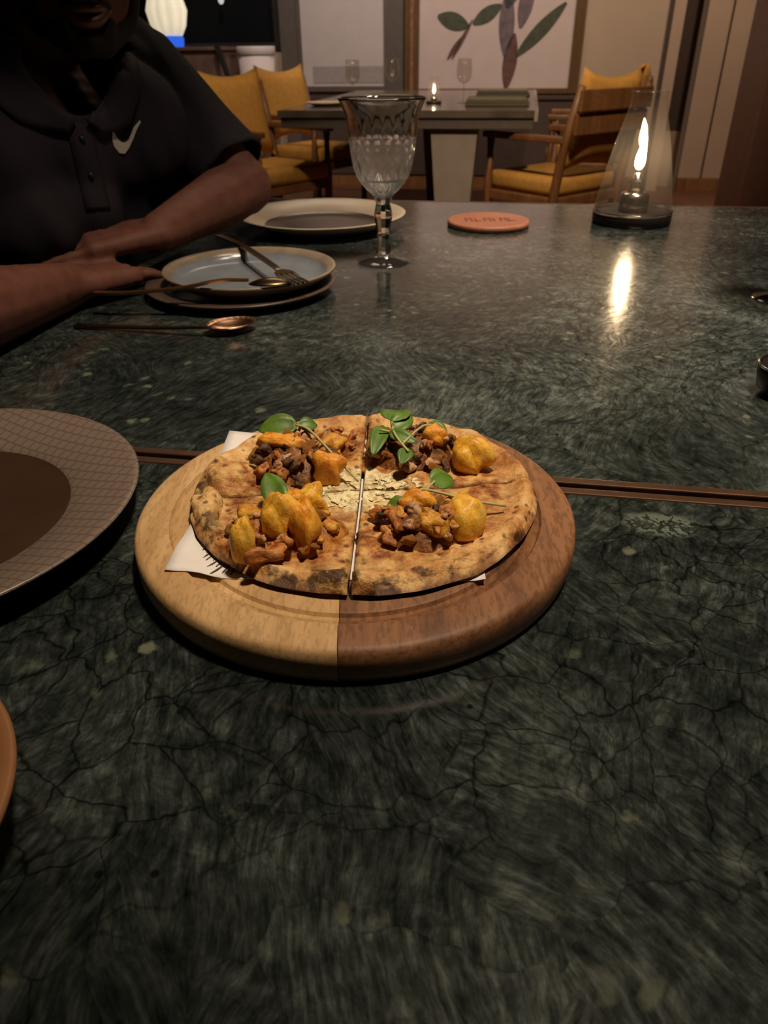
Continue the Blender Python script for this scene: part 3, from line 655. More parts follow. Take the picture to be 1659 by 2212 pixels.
# wide-rimmed plate at left (rim slopes up to 16 mm, dark well)
def wide(R, well, zr, zw):
    body = [(0, 0), (well * .8, 0), (well, 0.002), (R * .97, zr - 0.004), (R, zr - 0.0008), (R + .0004, zr), (R - .001, zr + .0008), (R - .006, zr), (well + .004, zw + .005), (well + .001, zw + .002)]
    dish = [(well + .0015, zw + .0025), (well * .97, zw + .0004), (well * .6, zw), (0, zw)]
    return body, dish
b_, d_ = wide(0.140, 0.092, 0.022, 0.006)
plate('dinner_plate', 'pale pink-brown plate with patterned rim and dark centre at the left edge', (-0.300, 0.402, TZ), [('rim', b_, MT['rimpattern']), ('well', d_, MT['brownglaze'])], 0, 'wide-rimmed plates')
b_, d_ = wide(0.143, 0.098, 0.024, 0.006)
plate('dinner_plate', 'cream-rimmed plate with dark centre behind the goblet at the far table edge', (-0.100, 1.352, TZ), [('rim', b_, MT['creamglaze']), ('well', d_, MT['brownglaze'])], 0, 'wide-rimmed plates')
b_, d_ = wide(0.119, 0.088, 0.013, 0.005)
plate('charger_plate', 'dark brown charger under the blue plate', (-0.178, 0.956, TZ), [('rim', b_, MT['umberglaze']), ('well', d_, MT['brownglaze'])])
plate('side_plate', 'slate blue plate with bronze-edged lip, cutlery resting on it', (-0.166, 0.958, TZ + 0.0105),
      [('rim', [(0, 0), (.070, 0), (.085, .002), (.106, .0150), (.1085, .0190), (.1075, .0202), (.1050, .0195), (.0985, .0165), (.0960, .0135)], MT['taupe']),
       ('well', [(.0962, .0138), (.092, .0075), (.080, .0045), (0, .004)], MT['blueglaze'])])
plate('small_bowl', 'shallow dark bowl with terracotta rim at the lower left edge', (-0.222, 0.160, TZ),
      [('rim', [(0, 0), (.045, 0), (.060, .004), (.080, .022), (.0858, .030), (.0862, .0325), (.0840, .0335), (.0790, .0310)], MT['terracotta']),
       ('well', [(.0792, .0312), (.074, .024), (.060, .008), (.040, .005), (0, .005)], MT['brownglaze'])], cat='bowl')

# ------------------------------------------------------------------ cutlery
def bend(pts, d): return [Vector(p) for p in pts]
def flatbar(pts, widths, thick, bm=None):
    bm = bm or bmesh.new(); rows = []; P = [Vector(p) for p in pts]
    for i, p in enumerate(P):
        d = (P[min(i + 1, len(P) - 1)] - P[max(i - 1, 0)]).normalized(); s = d.cross(Vector((0, 0, 1))).normalized(); n = s.cross(d)
        wv = widths[i]; rows.append([bm.verts.new(p + s * wv + n * thick), bm.verts.new(p - s * wv + n * thick), bm.verts.new(p - s * wv - n * thick), bm.verts.new(p + s * wv - n * thick)])
    for a, b in zip(rows, rows[1:]):
        for k in range(4): bm.faces.new((a[k], a[(k + 1) % 4], b[(k + 1) % 4], b[k]))
    bm.faces.new(rows[0][::-1]); bm.faces.new(rows[-1]); return bm
def oval_bowl(c, d, L, W, depth, z):
    bm = bmesh.new(); d = Vector(d).normalized(); s = Vector((-d.y, d.x, 0)); c = Vector(c); rows = []
    for j in range(7):
        q = j / 6; row = []
        for i in range(24 if j else 1):
            a = 2 * pi * i / 24; row.append(bm.verts.new(c + d * L * q * cos(a) + s * W * q * sin(a) + Vector((0, 0, z - depth * (1 - q * q)))))
        rows.append(row)
    for a, b in zip(rows, rows[1:]):
        for i in range(24):
            k = (i + 1) % 24
            bm.faces.new((a[0], b[i], b[k]) if len(a) == 1 else (a[i], b[i], b[k], a[k]))
    r = bmesh.ops.extrude_face_region(bm, geom=bm.faces[:]); bmesh.ops.translate(bm, vec=(0, 0, 0.0012), verts=[v for v in r['geom'] if isinstance(v, bmesh.types.BMVert)])
    return bm
# spoon on the bare marble
t = thing('tablespoon', 'copper-toned spoon lying on the marble in front of the blue plate', 'spoon', (-0.22, 0.79, TZ))
hp = curve([(-0.342, 0.812, TZ + .003), (-0.300, 0.803, TZ + .004), (-0.235, 0.787, TZ + .007), (-0.196, 0.778, TZ + .010), (-0.183, 0.780, TZ + .009)], 5)
link_mesh('handle', flatbar(hp, [.0050 - .0030 * min(1, i / (len(hp) - 5)) for i in range(len(hp))], .0012), MT['darksteel'], t, False, t.location)
link_mesh('bowl', oval_bowl((-0.164, 0.791, TZ), (0.9, 0.43, 0), .029, .019, .0085, .0098), MT['copper'], t, True, t.location)
# fork resting with tines on the blue plate
t = thing('dinner_fork', 'dark bronze fork with its tines on the blue plate', 'fork', (-0.16, 1.0, TZ + .02))
A = Vector((-0.246, 1.175, TZ + .024)); B = Vector((-0.133, 0.935, TZ + .036)); Ctip = Vector((-0.098, 0.872, TZ + .0325))
hp = curve([A, A.lerp(B, .5) + Vector((0, 0, .004)), B, B.lerp(Ctip, .35) + Vector((0, 0, -.002))], 5)
link_mesh('handle', flatbar(hp, [.0055 - .0028 * (i / len(hp)) for i in range(len(hp))], .0013), MT['darksteel'], t, False, t.location)
dd = (Ctip - B).normalized(); ss = Vector((-dd.y, dd.x, 0)); P0 = B.lerp(Ctip, .3)
link_mesh('fork_head', flatbar([P0, P0 + dd * .008, P0 + dd * .018], [.003, .0105, .012], .0011), MT['darksteel'], t, False, t.location)
for k in (-1.5, -.5, .5, 1.5):
    a_ = P0 + dd * .017 + ss * .0066 * k
    link_mesh('tine', flatbar([a_, a_ + dd * .02 + Vector((0, 0, -.001)), a_ + dd * .042 + Vector((0, 0, .001))], [.0023, .0019, .0010], .0009), MT['darksteel'], t, False, t.location)
# brass spoon lying upside down across the front of the blue plate
t = thing('dessert_spoon', 'brass spoon lying across the front rim of the blue plate', 'spoon', (-0.2, 0.865, TZ + .03))
hp = curve([(-0.330, 0.858, TZ + .026), (-0.290, 0.852, TZ + .0275), (-0.230, 0.850, TZ + .0325), (-0.185, 0.857, TZ + .0385), (-0.152, 0.862, TZ + .0375)], 6)
link_mesh('handle', flatbar(hp, [.0048 - .0022 * (i / len(hp)) for i in range(len(hp))], .0014), MT['gold'], t, False, t.location)
bm = oval_bowl((-0.128, 0.866, 0), (0.97, 0.12, 0), .025, .013, -.0055, 0)
bmesh.ops.translate(bm, vec=(0, 0, TZ + .0322), verts=bm.verts)
link_mesh('bowl', bm, MT['darksteel'], t, True, t.location)

# ------------------------------------------------------------------ coaster with tooled lettering
t = thing('coaster', 'round orange leather coaster beside the oil lamp', 'coaster', (0.186, 1.348, TZ))
link_mesh('disc', lathe([(0, 0), (.066, 0), (.0700, .002), (.0700, .0085), (.0675, .0105), (.0640, .0105), (.0625, .0095), (0, .0095)], 64), MT['leather'], t, True)
for i, (x0, wd) in enumerate(((-.040, .013), (-.023, .011), (-.008, .013), (.008, .003), (.020, .012), (.034, .010))):       # worn, unreadable tooled letters
    bm = bmesh.new()
    if i in (0, 2, 4): bx(bm, x0, x0 + .003, -.012, .012, .0093, .0102); bx(bm, x0, x0 + wd, .009, .012, .0093, .0102); bx(bm, x0 + wd - .003, x0 + wd, -.012, .012, .0093, .0102)
    elif i == 3: bx(bm, x0, x0 + .0035, -.012, .012, .0093, .0102)
    else: bx(bm, x0, x0 + .003, -.012, .012, .0093, .0102); bx(bm, x0, x0 + wd, -.012, -.009, .0093, .0102)
    link_mesh('letter', bm, MT['leatherdark'], t, False)

# ------------------------------------------------------------------ cut crystal goblets
def goblet(loc, label, group):
    t = thing('goblet', label, 'glass', loc, 0, group)
    # foot
    foot = [(0, 0), (.036, 0), (.0382, .0012), (.0380, .0024), (.030, .0042), (.018, .0075), (.0150, .0115), (.0122, .0145), (0, .0146)]
    link_mesh('foot', lathe(foot, 48), MT['footglass'], t, True)
    st = [(0, .0144), (.0105, .0144), (.0100, .020), (.0088, .032), (.0092, .044), (.0118, .058), (.0128, .066), (.0112, .074), (.0098, .080), (.0120, .0862), (.0142, .0905), (0, .0905)]
    def facet(a, r, z, j):
        k = 8; m = (a * k / (2 * pi)) % 1.0; return r * (cos(pi / k) / cos((m - .5) * 2 * pi / k)), z
    o = link_mesh('stem', lathe(st, 48, fn=facet), MT['glass'], t, True); o.data.set_sharp_from_angle(angle=radians(20))
    # bowl: outer wall with cut diamonds below and flutes above, then the inner wall
    key = [(.0125, .0903), (.0205, .0965), (.0290, .1055), (.0360, .1170), (.0405, .1310), (.0430, .1470), (.0448, .1630), (.0468, .1780), (.0495, .1900), (.0535, .2000), (.0572, .2068)]
    pts = curve([(r, z, 0) for r, z in key], 6); outer = [(p.x, p.y) for p in pts]
    inner = [(max(.001, r - .0022 - .0008 * (z < .15)), z + (.0045 if z < .11 else .0)) for r, z in outer]
    rim = [(.0578, .2080), (.0570, .2086), (.0560, .2080)]
    prof = [(0, .0903)] + outer + rim + inner[::-1] + [(0, inner[0][1])]
    nO = len(outer)
    def cut(a, r, z, j):
        if 1 <= j <= nO and .097 < z < .186:
            n = 20; tt = (z - .097) / .062 * 4.0
            if z < .160:
                p, q = a * n / (2 * pi) + tt * .5, a * n / (2 * pi) - tt * .5
                tri = lambda x: abs((x % 1.0) - .5) * 2
                d = min(tri(p), tri(q)); return r - .0016 * (1 - min(1, d * 1.6)) + .0003, z
            m = abs(((a * n / (2 * pi)) % 1.0) - .5) * 2; return r - .0010 * max(0, m - .55) * (1 - (z - .160) / .026), z
        return r, z
    bm = lathe(prof, 160, fn=cut)
    for f_ in bm.faces:
        zc = f_.calc_center_median(); 
        f_.material_index = 1 if zc.z < .160 else 0
    link_mesh('bowl', bm, [MT['glass'], MT['cut']], t, True)
    return t
G1 = goblet((0.004, 1.092, TZ), 'cut crystal goblet standing between cream plate and blue plate', 'crystal goblets')
dup(G1, (0.484, 0.882, TZ), .3, 'crystal goblet at the right edge, mostly out of the picture', 'crystal goblets')
t = thing('dip_dish', 'small black dish with pale rim at the right edge of the picture', 'dish', (0.357, 0.602, TZ))
link_mesh('body', lathe([(0, 0), (.020, 0), (.0285, .006), (.0315, .020), (.0310, .026), (.0290, .026), (.0270, .012), (0, .006)], 40), MT['blackmetal'], t, True)
link_mesh('rim', lathe([(.0290, .0255), (.0316, .0255), (.0316, .0272), (.0290, .0272), (.0290, .0255)], 40), MT['steel'], t, True)

# ------------------------------------------------------------------ oil lamps
def oil_lamp(loc, label, s=1.0, rot=0.0):
    t = thing('oil_lamp', label, 'lamp', loc, rot, 'oil lamps with glass chimneys'); 
    def P(n, prof, m, seg=48): return link_mesh(n, lathe([(r * s, z * s) for r, z in prof], seg), m, t, True)
    P('base', [(0, 0), (.062, 0), (.066, .002), (.0665, .016), (.0645, .0185), (0, .0185)], MT['blackmetal'])
    P('oil_font', [(0, .0184), (.024, .0184), (.0250, .021), (.0245, .044), (.021, .048), (.0175, .0495), (0, .0495)], MT['steel'])
    P('burner', [(0, .0494), (.013, .0494), (.0130, .053), (.0100, .055), (.0100, .062), (.0125, .064), (.0125, .068), (.0075, .071), (.0060, .079), (0, .079)], MT['steel'])
    fl = bmesh.new(); rows = []
    prof = [(0.0, .084), (.0045, .0855), (.0074, .091), (.0082, .098), (.0073, .107), (.0050, .118), (.0027, .127), (.0010, .133), (0, .135)]
    fl = lathe([(r * s, z * s) for r, z in prof], 24)
    for v in fl.verts:
        h = max(0, v.co.z / s - .09); v.co.x += (h * h * 2.2 + .02 * h) * s; v.co.y *= 0.7
    link_mesh('flame', fl, MT['flame'], t, True)
    outer = curve([(.0655, .0186, 0), (.0650, .026, 0), (.0600, .050, 0), (.0555, .075, 0), (.0490, .105, 0), (.0415, .135, 0), (.0340, .160, 0), (.0295, .178, 0), (.0280, .190, 0), (.0290, .1985, 0)], 4)
    pr = [(p.x, p.y) for p in outer]; pr = pr + [(.0288, .2000), (.0280, .1990)]
    P('chimney', pr, MT['thin'], 64)
    P('chimney_bead', [(.0640, .0186), (.0665, .0186), (.0672, .0205), (.0665, .0224), (.0645, .0224), (.0640, .0186)], MT['glass'], 64)
    return t
oil_lamp((0.437, 1.362, TZ), 'lit oil lamp with glass chimney on the near green marble tables')

# ------------------------------------------------------------------ dining chairs (local +x is the way the sitter faces)
def chair(loc, rotz, label):
    t = thing('dining_chair', label, 'chair', loc, rotz, 'wooden chairs with mustard cushions')
    def P(n, bm, m, smooth=False): return link_mesh(n, bm, m, t, smooth)
    for sx in (-1, 1):
        for sy in (-1, 1):
            top = .62 if sx > 0 else .86
            lean = -.10 if sx < 0 else 0
            P('leg', tube([(.22 * sx, .26 * sy, 0), (.23 * sx, .26 * sy, .40), (.23 * sx + lean * .35, .26 * sy, top if sx > 0 else .62), (.23 * sx + lean, .26 * sy, top)] , [.018, .024, .022, .018], 8), MT['chairwood'], True)
    for sy in (-1, 1): P('armrest', bx(bmesh.new(), -.27, .27, .26 * sy - .028, .26 * sy + .028, .615, .645, .008), MT['chairwood'])
    P('seat_frame', bx(bmesh.new(), -.24, .25, -.27, .27, .315, .365, .008), MT['chairwood'])
    P('seat_cushion', bx(bmesh.new(), -.22, .26, -.245, .245, .365, .455, .03), MT['yellow'], True)
    for z in (.70, .80): P('back_slat', bx(bmesh.new(), -.282 - (z - .4) * .17, -.262 - (z - .4) * .17, -.275, .275, z - .046, z + .046, .006), MT['chairwood'])
    bm = bmesh.new(); n = 12; vs = []
    for side in (1, -1):
        gr = []
        for i in range(n + 1):
            row = []
            for j in range(n + 1):
                a, b = i / n * 2 - 1, j / n * 2 - 1
                pinch = 1 - .10 * (1 - max(abs(a), abs(b)) ** 6) if False else 1
                yy = a * (.235 - .03 * (1 - b * b) * 0) * (1 - .07 * (1 - b * b) * abs(a)); zz = b * .235 * (1 - .20 * (1 - a * a) * abs(b))
                th = .065 * (max(0, (1 - a ** 4) * (1 - b ** 4))) ** .6
                row.append(bm.verts.new((-.19 - (zz + .27) * .24 + side * th, yy, .70 + zz)))
            gr.append(row)
        for i in range(n):
            for j in range(n): bm.faces.new((gr[i][j], gr[i + 1][j], gr[i + 1][j + 1], gr[i][j + 1]))
    bmesh.ops.remove_doubles(bm, verts=bm.verts, dist=1e-4)
    P('back_cushion', bm, MT['yellow'], True)
    return t
CH = chair(rm(0.17, 4.42, 0), YAW + radians(138), 'teak chair with mustard cushions at the right end of the far set table, nearer one')
dup(CH, rm(0.42, 5.75, 0), YAW + radians(176), 'teak chair with mustard cushions at the right end of the far set table, farther one')
dup(CH, rm(-1.47, 4.58, 0), YAW + radians(-32), 'teak chair with tilted mustard pillow just behind the seated person')
dup(CH, rm(-1.45, 5.62, 0), YAW + radians(-28), 'teak chair with mustard pillow in front of the white tapered planter')

# ------------------------------------------------------------------ second table with its place settings
u0, u1, v0, v1 = -1.28, 0.05, 4.2, 6.35
t2 = thing('set_table', 'dark set table with a tapered pale pedestal in the background', 'table', rm((u0 + u1) / 2, (v0 + v1) / 2, 0), YAW)
L2 = Vector(((u0 + u1) / 2, (v0 + v1) / 2, 0))
link_mesh('table_top', box(u0, u1, v0, v1, TZ - .035, TZ, .003), MT['tabletwo'], t2, False, L2)
link_mesh('apron', box(u0 + .015, u1 - .015, v0 + .012, v1 - .04, TZ - .085, TZ - .034, .003), MT['frame2'], t2, False, L2)
bm = bmesh.new()
rr = bmesh.ops.create_cone(bm, cap_ends=True, segments=4, radius1=.10, radius2=.17, depth=.665)
bmesh.ops.rotate(bm, cent=(0, 0, 0), matrix=Matrix.Rotation(pi / 4, 3, 'Z'), verts=bm.verts); bmesh.ops.translate(bm, vec=(-.36, 4.36, .3325), verts=bm.verts)
link_mesh('pedestal', bm, MT['pale'], t2, False, L2)
bm = bmesh.new(); rr = bmesh.ops.create_cone(bm, cap_ends=True, segments=4, radius1=.10, radius2=.17, depth=.665)
bmesh.ops.rotate(bm, cent=(0, 0, 0), matrix=Matrix.Rotation(pi / 4, 3, 'Z'), verts=bm.verts); bmesh.ops.translate(bm, vec=(-.60, 5.9, .3325), verts=bm.verts)
link_mesh('pedestal', bm, MT['pale'], t2, False, L2)
oil_lamp(rm(-0.52, 4.72, TZ), 'small lit oil lamp on the dark background table', 0.66)
def napkin(loc, label, mat, w_, d_, rz):
    t = thing('folded_napkin', label, 'napkin', loc, YAW + rz, 'folded napkins on the set table')
    for k in range(3):
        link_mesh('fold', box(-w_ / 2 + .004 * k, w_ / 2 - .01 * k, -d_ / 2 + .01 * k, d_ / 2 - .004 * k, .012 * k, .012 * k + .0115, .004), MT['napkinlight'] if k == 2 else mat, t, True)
napkin(rm(-.16, 4.62, TZ + .001), 'grey-green folded napkin at the right end of the set table', MT['napkin'], .34, .26, .0)
napkin(rm(-.80, 5.0, TZ), 'dark folded napkin near the two tall glasses on the set table', MT['napkin'], .30, .24, .1)
napkin(rm(-.16, 5.55, TZ + .001), 'folded napkin farther back at the right end of the set table', MT['napkin'], .34, .26, .0)
def wine_glass(loc, label):
    t = thing('wine_glass', label, 'glass', loc, 0, 'wine glasses on the set table')
    link_mesh('foot', lathe([(0, 0), (.036, 0), (.037, .002), (.010, .006), (.0045, .012), (0, .012)], 32), MT['farglass'], t, True)
    link_mesh('stem', lathe([(0, .011), (.0045, .011), (.0040, .05), (.0048, .095), (0, .095)], 20), MT['farglass'], t, True)
    o_ = [(.006, .094), (.026, .104), (.039, .125), (.043, .150), (.040, .185), (.036, .215)]
    link_mesh('bowl', lathe([(0, .094)] + o_ + [(r - .0015, z) for r, z in o_[::-1]] + [(0, .097)], 40), MT['farglass'], t, True)
    return t
WG = wine_glass(rm(-.98, 4.72, TZ), 'wine glass at the left end of the set table, left of the cut goblet')
dup(WG, rm(-.36, 4.78, TZ), 0, 'wine glass beside the small oil lamp on the set table', None)
dup(WG, rm(-.84, 5.25, TZ), 0, 'wine glass on the set table, behind the dark folded napkin', None)
b_, d_ = wide(0.12, 0.08, 0.018, 0.006)
plate('bread_plate', 'pale yellowish plate at the left end of the set table', rm(-1.10, 4.58, TZ), [('rim', b_, MT['creamglaze']), ('well', d_, MT['taupe'])])

link_mesh('end_edge', box(u1 - .012, u1 + .006, v0 - .002, v1, TZ - .05, TZ + .001, .002), MT['pale'], t2, False, L2)
# ------------------------------------------------------------------ pictures on the back wall (room coordinates)
def picture(label, u0, u1, z0, z1, canvas, lw, rw, frame):
    c = Vector(((u0 + u1) / 2, 6.87, z0)); t = thing('framed_picture', label, 'picture', rm(*c), YAW, 'pictures on the back wall')
    def P(n, bm, m): return link_mesh(n, bm, m, t, False, c)
    P('canvas', box(u0 + lw, u1 - rw, 6.875, 6.898, z0 + .04, z1 - .04), canvas)
    P('frame_side', box(u0, u0 + lw, 6.86, 6.899, z0, z1, .004), frame); P('frame_side', box(u1 - rw, u1, 6.86, 6.899, z0, z1, .004), frame)
    P('frame_rail', box(u0 + lw, u1 - rw, 6.86, 6.899, z0, z0 + .04, .004), frame); P('frame_rail', box(u0 + lw, u1 - rw, 6.86, 6.899, z1 - .04, z1, .004), frame)
    return t, c
t, c = picture('plain pale grey panel picture behind the goblet', -1.876, -1.01, 0.72, 2.2, MT['canvas2'], .035, .155, MT['frame2'])
link_mesh('grey_band', box(-1.76, -1.17, 6.872, 6.8755, 0.78, 0.90), MT['canvasgrey'], t, False, c)
t, c = picture('botanical picture of leaves in a bronze frame on the back wall', -1.0, 0.376, 0.70, 2.2, MT['canvas'], .115, .075, MT['frame'])
link_mesh('frame_bead', box(-.955, -.925, 6.853, 6.862, 0.70, 2.2, .002), MT['wooddark'], t, False, c)
def art(n, base, tip, w_, m):
    bm = bmesh.new(); b, e = Vector((base[0], 6.874, base[1])), Vector((tip[0], 6.874, tip[1])); d = e - b; s = Vector((-d.z, 0, d.x)).normalized(); rows = []
    for i in range(9):
        q = i / 8; ww = w_ * sin(pi * min(.97, .04 + q * .92)) ** .8; rows.append([bm.verts.new(b + d * q + s * ww), bm.verts.new(b + d * q - s * ww)])
    for a, g_ in zip(rows, rows[1:]): bm.faces.new((a[0], a[1], g_[1], g_[0]))
    r = bmesh.ops.extrude_face_region(bm, geom=bm.faces[:]); bmesh.ops.translate(bm, vec=(0, -.002, 0), verts=[v for v in r['geom'] if isinstance(v, bmesh.types.BMVert)])
    link_mesh(n, bm, m, t, False, c)
def UZ(x, y):                   # position on the canvas from the photograph's grid (measured at the wall)
    return (-0.881 + (x - 907) * (0.3 + 0.881) / 333.0 - (y - 90) * 0.00052, TZ + 0.28 + (95 - y) * 0.00314)
art('painted_stem', UZ(1118, 190), UZ(1112, 70), .055, MT['stemart'])
art('painted_leaf', UZ(1125, 120), UZ(1208, 10), .050, MT['leafart'])
art('painted_leaf', UZ(1102, 120), UZ(1080, -20), .060, MT['violetart'])
art('painted_leaf', UZ(1122, 60), UZ(1125, -40), .055, MT['violetart'])
art('painted_leaf', UZ(1085, 20), UZ(1095, -60), .06, MT['tealart'])
art('painted_leaf', UZ(1010, 55), UZ(938, 32), .060, MT['leafart'])
art('painted_leaf', UZ(1018, 50), UZ(1072, 12), .050, MT['leafart'])
art('painted_stem', UZ(985, 125), UZ(1016, 40), .016, MT['stemart'])
art('painted_leaf', UZ(975, 125), UZ(1000, 75), .020, MT['stemart'])

# ------------------------------------------------------------------ far left corner
t = thing('sideboard', 'low brown sideboard under the dark window, behind the person', 'sideboard', rm(-3.0, 6.55, 0), YAW)
Lc = Vector((-3.0, 6.55, 0))
link_mesh('body', box(-3.75, -2.36, 6.35, 6.8, .06, 1.02, .006), MT['brownleather'], t, False, Lc)
link_mesh('top', box(-3.77, -2.34, 6.33, 6.82, 1.02, 1.045, .004), MT['brownleather'], t, False, Lc)
for u in (-3.7, -2.42): link_mesh('foot', box(u - .03, u + .03, 6.4, 6.75, 0, .06), MT['darkwood'], t, False, Lc)
for u in (-3.28, -2.82): link_mesh('door', box(u - .22, u + .22, 6.335, 6.352, .10, .98, .004), MT['brownleather'], t, False, Lc)
t = thing('leaning_frame', 'thin black slanted bar leaning against the sideboard end', 'bar', rm(-2.27, 6.1, 0), YAW)
link_mesh('bar', tube([(.40, -.15, 0.012), (-.085, .20, 1.06)], [.026, .022], 8), MT['darkwood'], t, True)
pl = thing('planter', 'tall white tapered planter beside the dark pillar', 'planter', rm(-2.15, 6.62, 0), YAW)
link_mesh('pot', lathe([(0, 0), (.085, 0), (.145, 1.0), (.125, 1.0), (.10, .8), (0, .8)], 48), MT['ceramic'], pl, True)
link_mesh('rim', lathe([(.120, .985), (.148, .985), (.152, .99), (.152, 1.04), (.148, 1.045), (.125, 1.045), (.120, 1.04), (.120, .985)], 48), MT['ceramic'], pl, True)
lm = thing('table_lamp', 'glowing white pleated lamp with blue base on the sideboard', 'lamp', rm(-2.82, 6.55, 1.045))
link_mesh('base', lathe([(0, 0), (.095, 0), (.10, .01), (.105, .06), (.09, .075), (0, .075)], 40), MT['blue'], lm, True)
def pleat(a, r, z, j): return r * (1 + .10 * cos(a * 11)), z
link_mesh('shade', lathe([(0, .072), (.09, .074), (.125, .14), (.145, .24), (.12, .33), (.06, .36), (0, .36)], 128, fn=pleat), MT['shade'], lm, True)
t = thing('hanging_bulb', 'tiny pale light in the dark window', 'light', rm(-2.46, 6.80, 1.36), YAW)
link_mesh('bulb', lumpy(.024, (1, 1, 1.3), .02, 1, 3, 2), MT['bulb'], t, True)
link_mesh('cord', tube([(0, 0, .03), (0, 0, CE - 1.36)], .003, 6), MT['darkwood'], t, True)

# ------------------------------------------------------------------ the seated person
PB = Vector((-0.60, 1.16, 0))
person = thing('person', 'person in a black short-sleeved polo, forearms crossed on the marble', 'person', PB)
def T(x, y, z): return Vector((x, y, z + TZ))
LS, LE, LW = T(-.350, 1.285, .215), T(-.205, 1.205, .088), T(-.292, 1.028, .059)
RS, RE, RW = T(-.600, .930, .205), T(-.430, .660, .051), T(-.372, .893, .026)
NK = T(-.490, 1.150, .235); HD = T(-.376, 1.130, .366)
FD = Vector((.40, -.90, -.12)).normalized()           # where the face looks
def arm(bm, S_, E_, W_, k=1.0):
    limb(bm, S_, E_, .050 * k, .042 * k); m = E_.lerp(W_, .28)
    limb(bm, E_, m, .040 * k, .042 * k); limb(bm, m, W_, .042 * k, .026 * k)
def hand(bm, W_, d, up, thumb_side, L=.165, curl=0.25, spread=.10):
    d = Vector(d).normalized(); up = Vector(up); up = (up - d * up.dot(d)).normalized(); s = d.cross(up) * thumb_side      # towards the thumb
    pl_ = L * .52
    for k in range(5):
        q = (k - 2) / 2
        limb(bm, W_ + s * q * .016, W_ + d * pl_ + s * q * .032 + up * .003 * (1 - q * q), .0165, .0125, 6)
    fing = [(.031, .92, .0082), (.010, 1.02, .0086), (-.011, .97, .0082), (-.031, .78, .0072)]
    for o_, l_, r_ in fing:
        p = W_ + d * pl_ + s * o_; seg = L * .48 * l_; a = 0.08; dirv = (d + s * (o_ * spread * 30 * .1)).normalized()
        for sl, rr_ in ((.45, 1.0), (.30, .94), (.25, .82)):
            dv = (dirv * cos(a) - up * sin(a)); q = p + dv * seg * sl; limb(bm, p, q, r_ * rr_ * 1.03, r_ * rr_ * .93, 4); p = q; a += curl
    p = W_ + d * .022 + s * .022; dv = (d * .62 + s * .75 - up * .12).normalized()
    q = p + dv * .045; limb(bm, p, q, .0140, .0108, 5); dv = (d * .90 + s * .38 - up * .10).normalized(); q2 = q + dv * .032; limb(bm, q, q2, .0105, .0090, 4)
    q3 = q2 + (d * .95 + s * .2 - up * .12).normalized() * .024; limb(bm, q2, q3, .0092, .0075, 4)
bm = bmesh.new()
arm(bm, LS, LE, LW, 1.02); arm(bm, RS, RE, RW, 1.06)
hand(bm, LW, (-.90, -.44, -.06), (-.04, -.14, 1), 1, .172, .05)
hand(bm, RW, (.50, .86, -.03), (0, 0, 1), -1, .140, .16)
limb(bm, NK + Vector((0, .01, -.05)), NK.lerp(HD, .55), .060, .056)                        # neck
ball(bm, NK + Vector((0, 0, -.06)), .105, 3, (1.3, 1.0, .7)); limb(bm, T(-.450, 1.135, .235), T(-.405, 1.125, .180), .056, .045)
# head: skull, face, jaw, nose, ears
side = FD.cross(Vector((0, 0, 1))).normalized(); upv = side.cross(FD)
hr = Matrix((side, FD, upv)).transposed()
def hp_(x, y, z): return HD + hr @ Vector((x, y, z))
ball(bm, hp_(0, -.012, .040), .088, 3, (.86, 1.08, .98), hr)
ball(bm, hp_(0, .030, -.020), .068, 3, (.92, .86, 1.20), hr)
limb(bm, hp_(-.042, .010, -.060), hp_(-.016, .068, -.082), .022, .020); limb(bm, hp_(.042, .010, -.060), hp_(.016, .068, -.082), .022, .020)
ball(bm, hp_(0, .072, -.080), .021, 2); ball(bm, hp_(0, .062, -.060), .034, 2, (1.05, .9, .8), hr)
limb(bm, hp_(0, .086, .030), hp_(0, .106, -.022), .010, .0145); ball(bm, hp_(-.014, .094, -.027), .010); ball(bm, hp_(.014, .094, -.027), .010)
limb(bm, hp_(-.034, .074, .040), hp_(.034, .074, .040), .013, .013)                       # brow
for sx in (-1, 1):
    ball(bm, hp_(.078 * sx, -.010, .005), .030, 2, (.35, .62, 1.05), hr); ball(bm, hp_(.048 * sx, .052, -.012), .022)
body = remesh('body', bm, .0042, 3, MT['skin'], person)
for sx in (-1, 1):
    b2 = bmesh.new(); ball(b2, hp_(.032 * sx, .083, .022), .0125, 2); e = link_mesh('eye', b2, MT['eye'], body, True, PB)
    b2 = bmesh.new(); ball(b2, hp_(.032 * sx, .0915, .0215), .006, 2); link_mesh('iris', b2, MT['beard'], body, True, PB)
for dz, w_ in ((.0, .0052), (-.0125, .0065)):
    link_mesh('lip', tube(curve([hp_(-.024, .080, -.052), hp_(-.010, .094, -.050 + dz), hp_(.010, .094, -.050 + dz), hp_(.024, .080, -.052)], 4), w_, 8), MT['lip'], body, True, PB)
b2 = bmesh.new(); ball(b2, hp_(0, -.022, .050), .094, 3, (.88, 1.06, .98), hr)
def hair_keep(co):
    l = hr.transposed() @ (co - HD); return l.z > .040 + l.y * .55 and l.y < .075
hair = remesh('hair', b2, .006, 2, MT['beard'], person, lambda c_: .003 * noise.noise(c_ * 90), hair_keep)
b2 = bmesh.new()
for sx in (-1, 1):
    limb(b2, hp_(.066 * sx, .006, -.025), hp_(.050 * sx, .026, -.068), .016, .018); limb(b2, hp_(.050 * sx, .026, -.068), hp_(.012 * sx, .074, -.086), .018, .020)
    limb(b2, hp_(.026 * sx, .083, -.066), hp_(.020 * sx, .084, -.080), .007, .010); limb(b2, hp_(.004 * sx, .097, -.040), hp_(.027 * sx, .083, -.050), .0055, .0055)
ball(b2, hp_(0, .080, -.084), .019, 2)
remesh('beard', b2, .0045, 3, MT['beard'], person, lambda c_: .0012 * noise.noise(c_ * 220))
